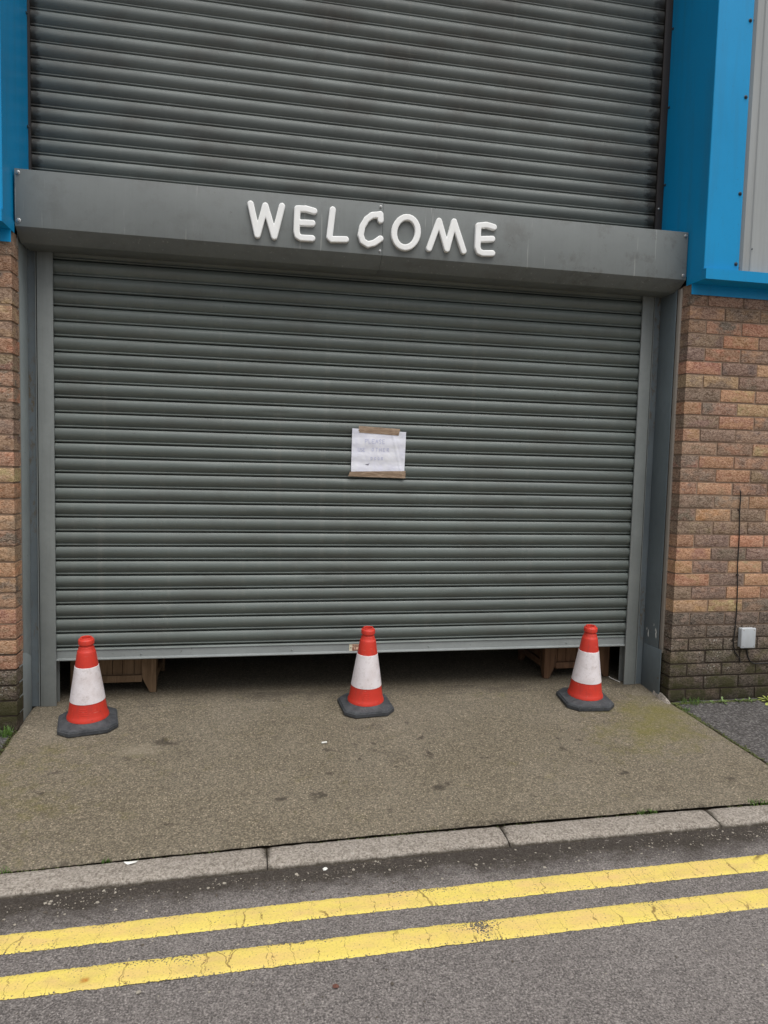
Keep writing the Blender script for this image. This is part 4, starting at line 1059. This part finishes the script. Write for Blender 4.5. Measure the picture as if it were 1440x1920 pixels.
tuft(3.40, -0.36, 40, 0.025, 0.03, 'small grass tuft in the joint beside the right brick corner', seed=4)
tuft(2.62, -1.262, 60, 0.018, 0.05, 'small grass tuft in the kerb joint towards the right', seed=5)
tuft(0.12, -1.322, 90, 0.020, 0.07, 'low grass tuft behind the kerb at the bottom left', seed=6)
tuft(0.50, -1.308, 30, 0.020, 0.02, 'tiny grass tuft behind the kerb left of the white litter', seed=7)
tuft(3.16, -1.252, 60, 0.022, 0.05, 'grass tuft behind the kerb at the right edge', seed=8)
def weed(cx, cy, n, L, lab, mat, seed, rise=0.5):
    rnd = random.Random(seed); root = None; m = MB(); z0 = S * cy - 0.004
    for i in range(n):
        a = 2.4 * i + rnd.uniform(-.3, .3); l = L * rnd.uniform(.55, 1.1); el = rnd.uniform(.1, rise); w = l * rnd.uniform(.28, .4)
        st = l * rnd.uniform(.1, .5); d = Vector((math.cos(a) * math.cos(el), math.sin(a) * math.cos(el) * .8, math.sin(el))); sd_ = Vector((-math.sin(a), math.cos(a), 0))
        o_ = Vector((cx + rnd.uniform(-.01, .01), cy + rnd.uniform(-.006, .006), z0)) + d * st
        vs = []
        for t, ww in ((0, .08), (.3, .75), (.6, 1), (.85, .6), (1, .05)):
            c_ = o_ + d * l * t + Vector((0, 0, -l * .25 * t * t)); vs += [c_ - sd_ * w * ww * .5, c_ + Vector((0, 0, -.0012)), c_ + sd_ * w * ww * .5]
        m.add(vs, [(k * 3 + q, k * 3 + q + 1, k * 3 + q + 4, k * 3 + q + 3) for k in range(4) for q in range(2)])
    return tag(m.build('weed', mat, smooth=60), lab, 'weed', 'weeds along the foot of the right wall')
weed(3.985, -0.305, 34, 0.052, 'yellow-green leafy weed at the right edge of the wall foot', M_LEAFY, 3, 1.1)
weed(3.865, -0.290, 16, 0.030, 'small round-leaved weed below the junction box, right one', M_LEAF, 4, 1.0)
weed(3.795, -0.288, 16, 0.028, 'small round-leaved weed below the junction box, middle one', M_LEAF, 5, 1.0)
weed(3.690, -0.290, 18, 0.030, 'small grey-green weed left of the junction box at wall foot', M_LEAF, 6, 1.0)
weed(3.620, -0.290, 14, 0.026, 'grey-green weed nearest the right grass tuft', M_LEAF, 9, 1.0)
# moss in the joints: uncountable
def ico(m, c, r, rnd, sz=.6, sub_=0):
    t = (1 + 5 ** .5) / 2
    V = [Vector(v).normalized() for v in ((-1, t, 0), (1, t, 0), (-1, -t, 0), (1, -t, 0), (0, -1, t), (0, 1, t), (0, -1, -t), (0, 1, -t), (t, 0, -1), (t, 0, 1), (-t, 0, -1), (-t, 0, 1))]
    F = [(0, 11, 5), (0, 5, 1), (0, 1, 7), (0, 7, 10), (0, 10, 11), (1, 5, 9), (5, 11, 4), (11, 10, 2), (10, 7, 6), (7, 1, 8), (3, 9, 4), (3, 4, 2), (3, 2, 6), (3, 6, 8), (3, 8, 9), (4, 9, 5), (2, 4, 11), (6, 2, 10), (8, 6, 7), (9, 8, 1)]
    a = rnd.uniform(0, 6.3); ca, sa = math.cos(a), math.sin(a); ex = rnd.uniform(.7, 1.4)
    vs = []
    for v in V:
        k = r * rnd.uniform(.75, 1.2); x, y, z = v.x * k * ex, v.y * k, v.z * k * sz; vs.append((c[0] + x * ca - y * sa, c[1] + x * sa + y * ca, c[2] + z))
    m.add(vs, F)
rnd = random.Random(5); m = MB()
for i in range(1100):   # right joint
    y = -0.27 - rnd.random() ** 1.3 * 0.98; dens = 0.5 + 0.9 * fbm(y * 9, 2)
    if rnd.random() > dens + .15: continue
    x = redge(y) + 0.008 + rnd.gauss(0, 0.009) + 0.01 * fbm(y * 12, 6); ico(m, (x, y, S * y - 0.004), rnd.uniform(.0015, .005), rnd)
for i in range(1200):    # wall foot right
    x = 3.37 + rnd.random() * 1.3; y = YB - 0.012 - abs(rnd.gauss(0, .012)); ico(m, (x, y, S * y - 0.002), rnd.uniform(.002, .006), rnd)
for i in range(260):    # left joint
    y = -0.25 - rnd.random() * .5; x = ledge(y) - 0.006 + rnd.gauss(0, .01); ico(m, (x, y, S * y - 0.004), rnd.uniform(.0015, .004), rnd)
for i in range(900):    # kerb joint
    x = rnd.uniform(-.2, 3.4); d = fbm(x * 2.3, 11)
    if rnd.random() > .25 + d * 1.3 + (0.6 if x < .3 else 0): continue
    y = kb(x) + 0.010 + rnd.gauss(0, .0035); ico(m, (x, y, -0.124), rnd.uniform(.0012, .0035), rnd)
tag(m.build('moss', M_MOSS, smooth=60), 'dark green moss in the joints around the ramp', 'moss', kind='stuff')
# grit in the gutter: uncountable
for mat, n, lab in ((M_STONE, 1300, 'pale grit scattered along the gutter'), (M_STONED, 2600, 'dark grit scattered along the gutter')):
    m = MB()
    for i in range(n):
        x = rnd.uniform(-.3, 3.9); y = kb(x) - KW - abs(rnd.gauss(0, .065)) + 0.006
        if rnd.random() < .12: y = rnd.uniform(-2.4, kb(x) - KW)
        ico(m, (x, y, ZR + .001), min(.0065, .0011 + rnd.expovariate(900)), rnd)
    tag(m.build('grit', mat, smooth=40), lab, 'grit', kind='stuff')
m = MB()
for i in range(160):
    x = rnd.uniform(-.05, 3.3); y = rnd.uniform(-1.25, -.1); ico(m, (x, y, S * y + .0005), min(.003, .0009 + rnd.expovariate(1800)), rnd)
tag(m.build('grit', M_STONE, smooth=40), 'fine grit scattered over the concrete ramp', 'grit', kind='stuff')
# twigs in the gutter
m = MB()
for i in range(40):
    x = rnd.uniform(1.2, 3.3); y = kb(x) - KW - rnd.uniform(.0, .09); a = rnd.uniform(0, 3.1); L = rnd.uniform(.004, .018)
    m.tube([(x, y, ZR + .005), (x + L * math.cos(a) * .5, y + L * math.sin(a) * .5, ZR + .007), (x + L * math.cos(a), y + L * math.sin(a), ZR + .005)], .0009, 4)
tag(m.build('twigs', M_SEAL, smooth=60), 'dry twigs and stalks scattered in the gutter', 'twigs', kind='stuff')
# single bits
def stone(name, x, y, z, r, mat, lab, cat, seed=1, sz=.6):
    m = MB(); ico(m, (x, y, z), r, random.Random(seed), sz); tag(m.build(name, mat, smooth=20), lab, cat)
stone('brick_chip', 1.233, -1.995, ZR + .004, .0085, M_CHIP, 'reddish brick chip lying on the road below the yellow lines', 'stone', 2)
stone('pebble', 1.262, -1.432, ZR + .005, .008, M_LITTER, 'white pebble in the gutter by the left kerb joint', 'stone', 5)
stone('pebble', 1.39, -2.01, ZR + .003, .006, M_STONED, 'dark pebble on the road right of the brick chip', 'stone', 6)
stone('pebble', 0.70, -1.935, ZR + .004, .009, M_STONE, 'pale pebble on the road at the bottom left', 'stone', 7)
m = MB()
pts = [(-.024, .004), (-.006, .009), (.022, .010), (.016, -.004), (.006, -.012), (-.010, -.010), (-.022, -.003)]
zc = -0.1165
vs = [(0.585, -1.336, zc + .003)] + [(0.585 + a, -1.336 + b_, zc + .0015 + .002 * math.sin(a * 200)) for a, b_ in pts]
m.add(vs, [(0, i + 1, (i + 1) % 7 + 1) for i in range(7)]); tag(m.build('paper_scrap', M_LITTER), 'torn white paper scrap lying on the kerb at left', 'litter')
m = MB(); m.tube([(1.335, -0.545, S * -.545 + .006), (1.36, -.541, S * -.541 + .006)], .004, 8); ob = m.build('cigarette_end', M_LITTER, None, smooth=50)
tag(ob, 'white cigarette end on the ramp in front of the middle cone', 'litter')

# ------------------------------------------------------------------ camera
cam = bpy.data.cameras.new('camera'); co = bpy.data.objects.new('camera', cam); COL.objects.link(co); SC.camera = co
cam.sensor_fit = 'VERTICAL'; cam.sensor_height = 36; cam.lens = 36 * CAM['f'] / 1920; cam.clip_end = 500; cam.clip_start = 0.05
mt = Matrix((AR, AU, -AF)).transposed().to_4x4(); mt.translation = Vector(CAM['c']); co.matrix_world = mt

# ------------------------------------------------------------------ light: bright overcast
SUN_EL, SUN_AZ = R(68), R(160)     # azimuth of the sun measured from +Y clockwise (behind the camera)
w = bpy.data.worlds.new('World'); SC.world = w; w.use_nodes = True; nt = w.node_tree
sky = nt.nodes.new('ShaderNodeTexSky'); sky.sky_type = 'NISHITA'; sky.sun_disc = False
sky.sun_elevation = SUN_EL; sky.sun_rotation = SUN_AZ; sky.dust_density = 4.0; sky.air_density = 1.0
hs = nt.nodes.new('ShaderNodeHueSaturation'); hs.inputs['Saturation'].default_value = 0.25; hs.inputs['Value'].default_value = 1.0
bg = nt.nodes['Background']; nt.links.new(sky.outputs[0], hs.inputs['Color']); nt.links.new(hs.outputs[0], bg.inputs['Color']); bg.inputs['Strength'].default_value = 0.10
sl = bpy.data.lights.new('sun', 'SUN'); sl.energy = 1.5; sl.angle = R(55); sl.color = (1.0, 0.97, 0.93)
so = bpy.data.objects.new('sun', sl); COL.objects.link(so)
d = Vector((math.sin(SUN_AZ) * math.cos(SUN_EL), math.cos(SUN_AZ) * math.cos(SUN_EL), math.sin(SUN_EL)))
so.rotation_euler = d.to_track_quat('Z', 'Y').to_euler()
vs_ = SC.view_settings; SC.display_settings.display_device = 'sRGB'; vs_.view_transform = 'Standard'; vs_.look = 'None'; vs_.exposure = 0.50; vs_.gamma = 1.0
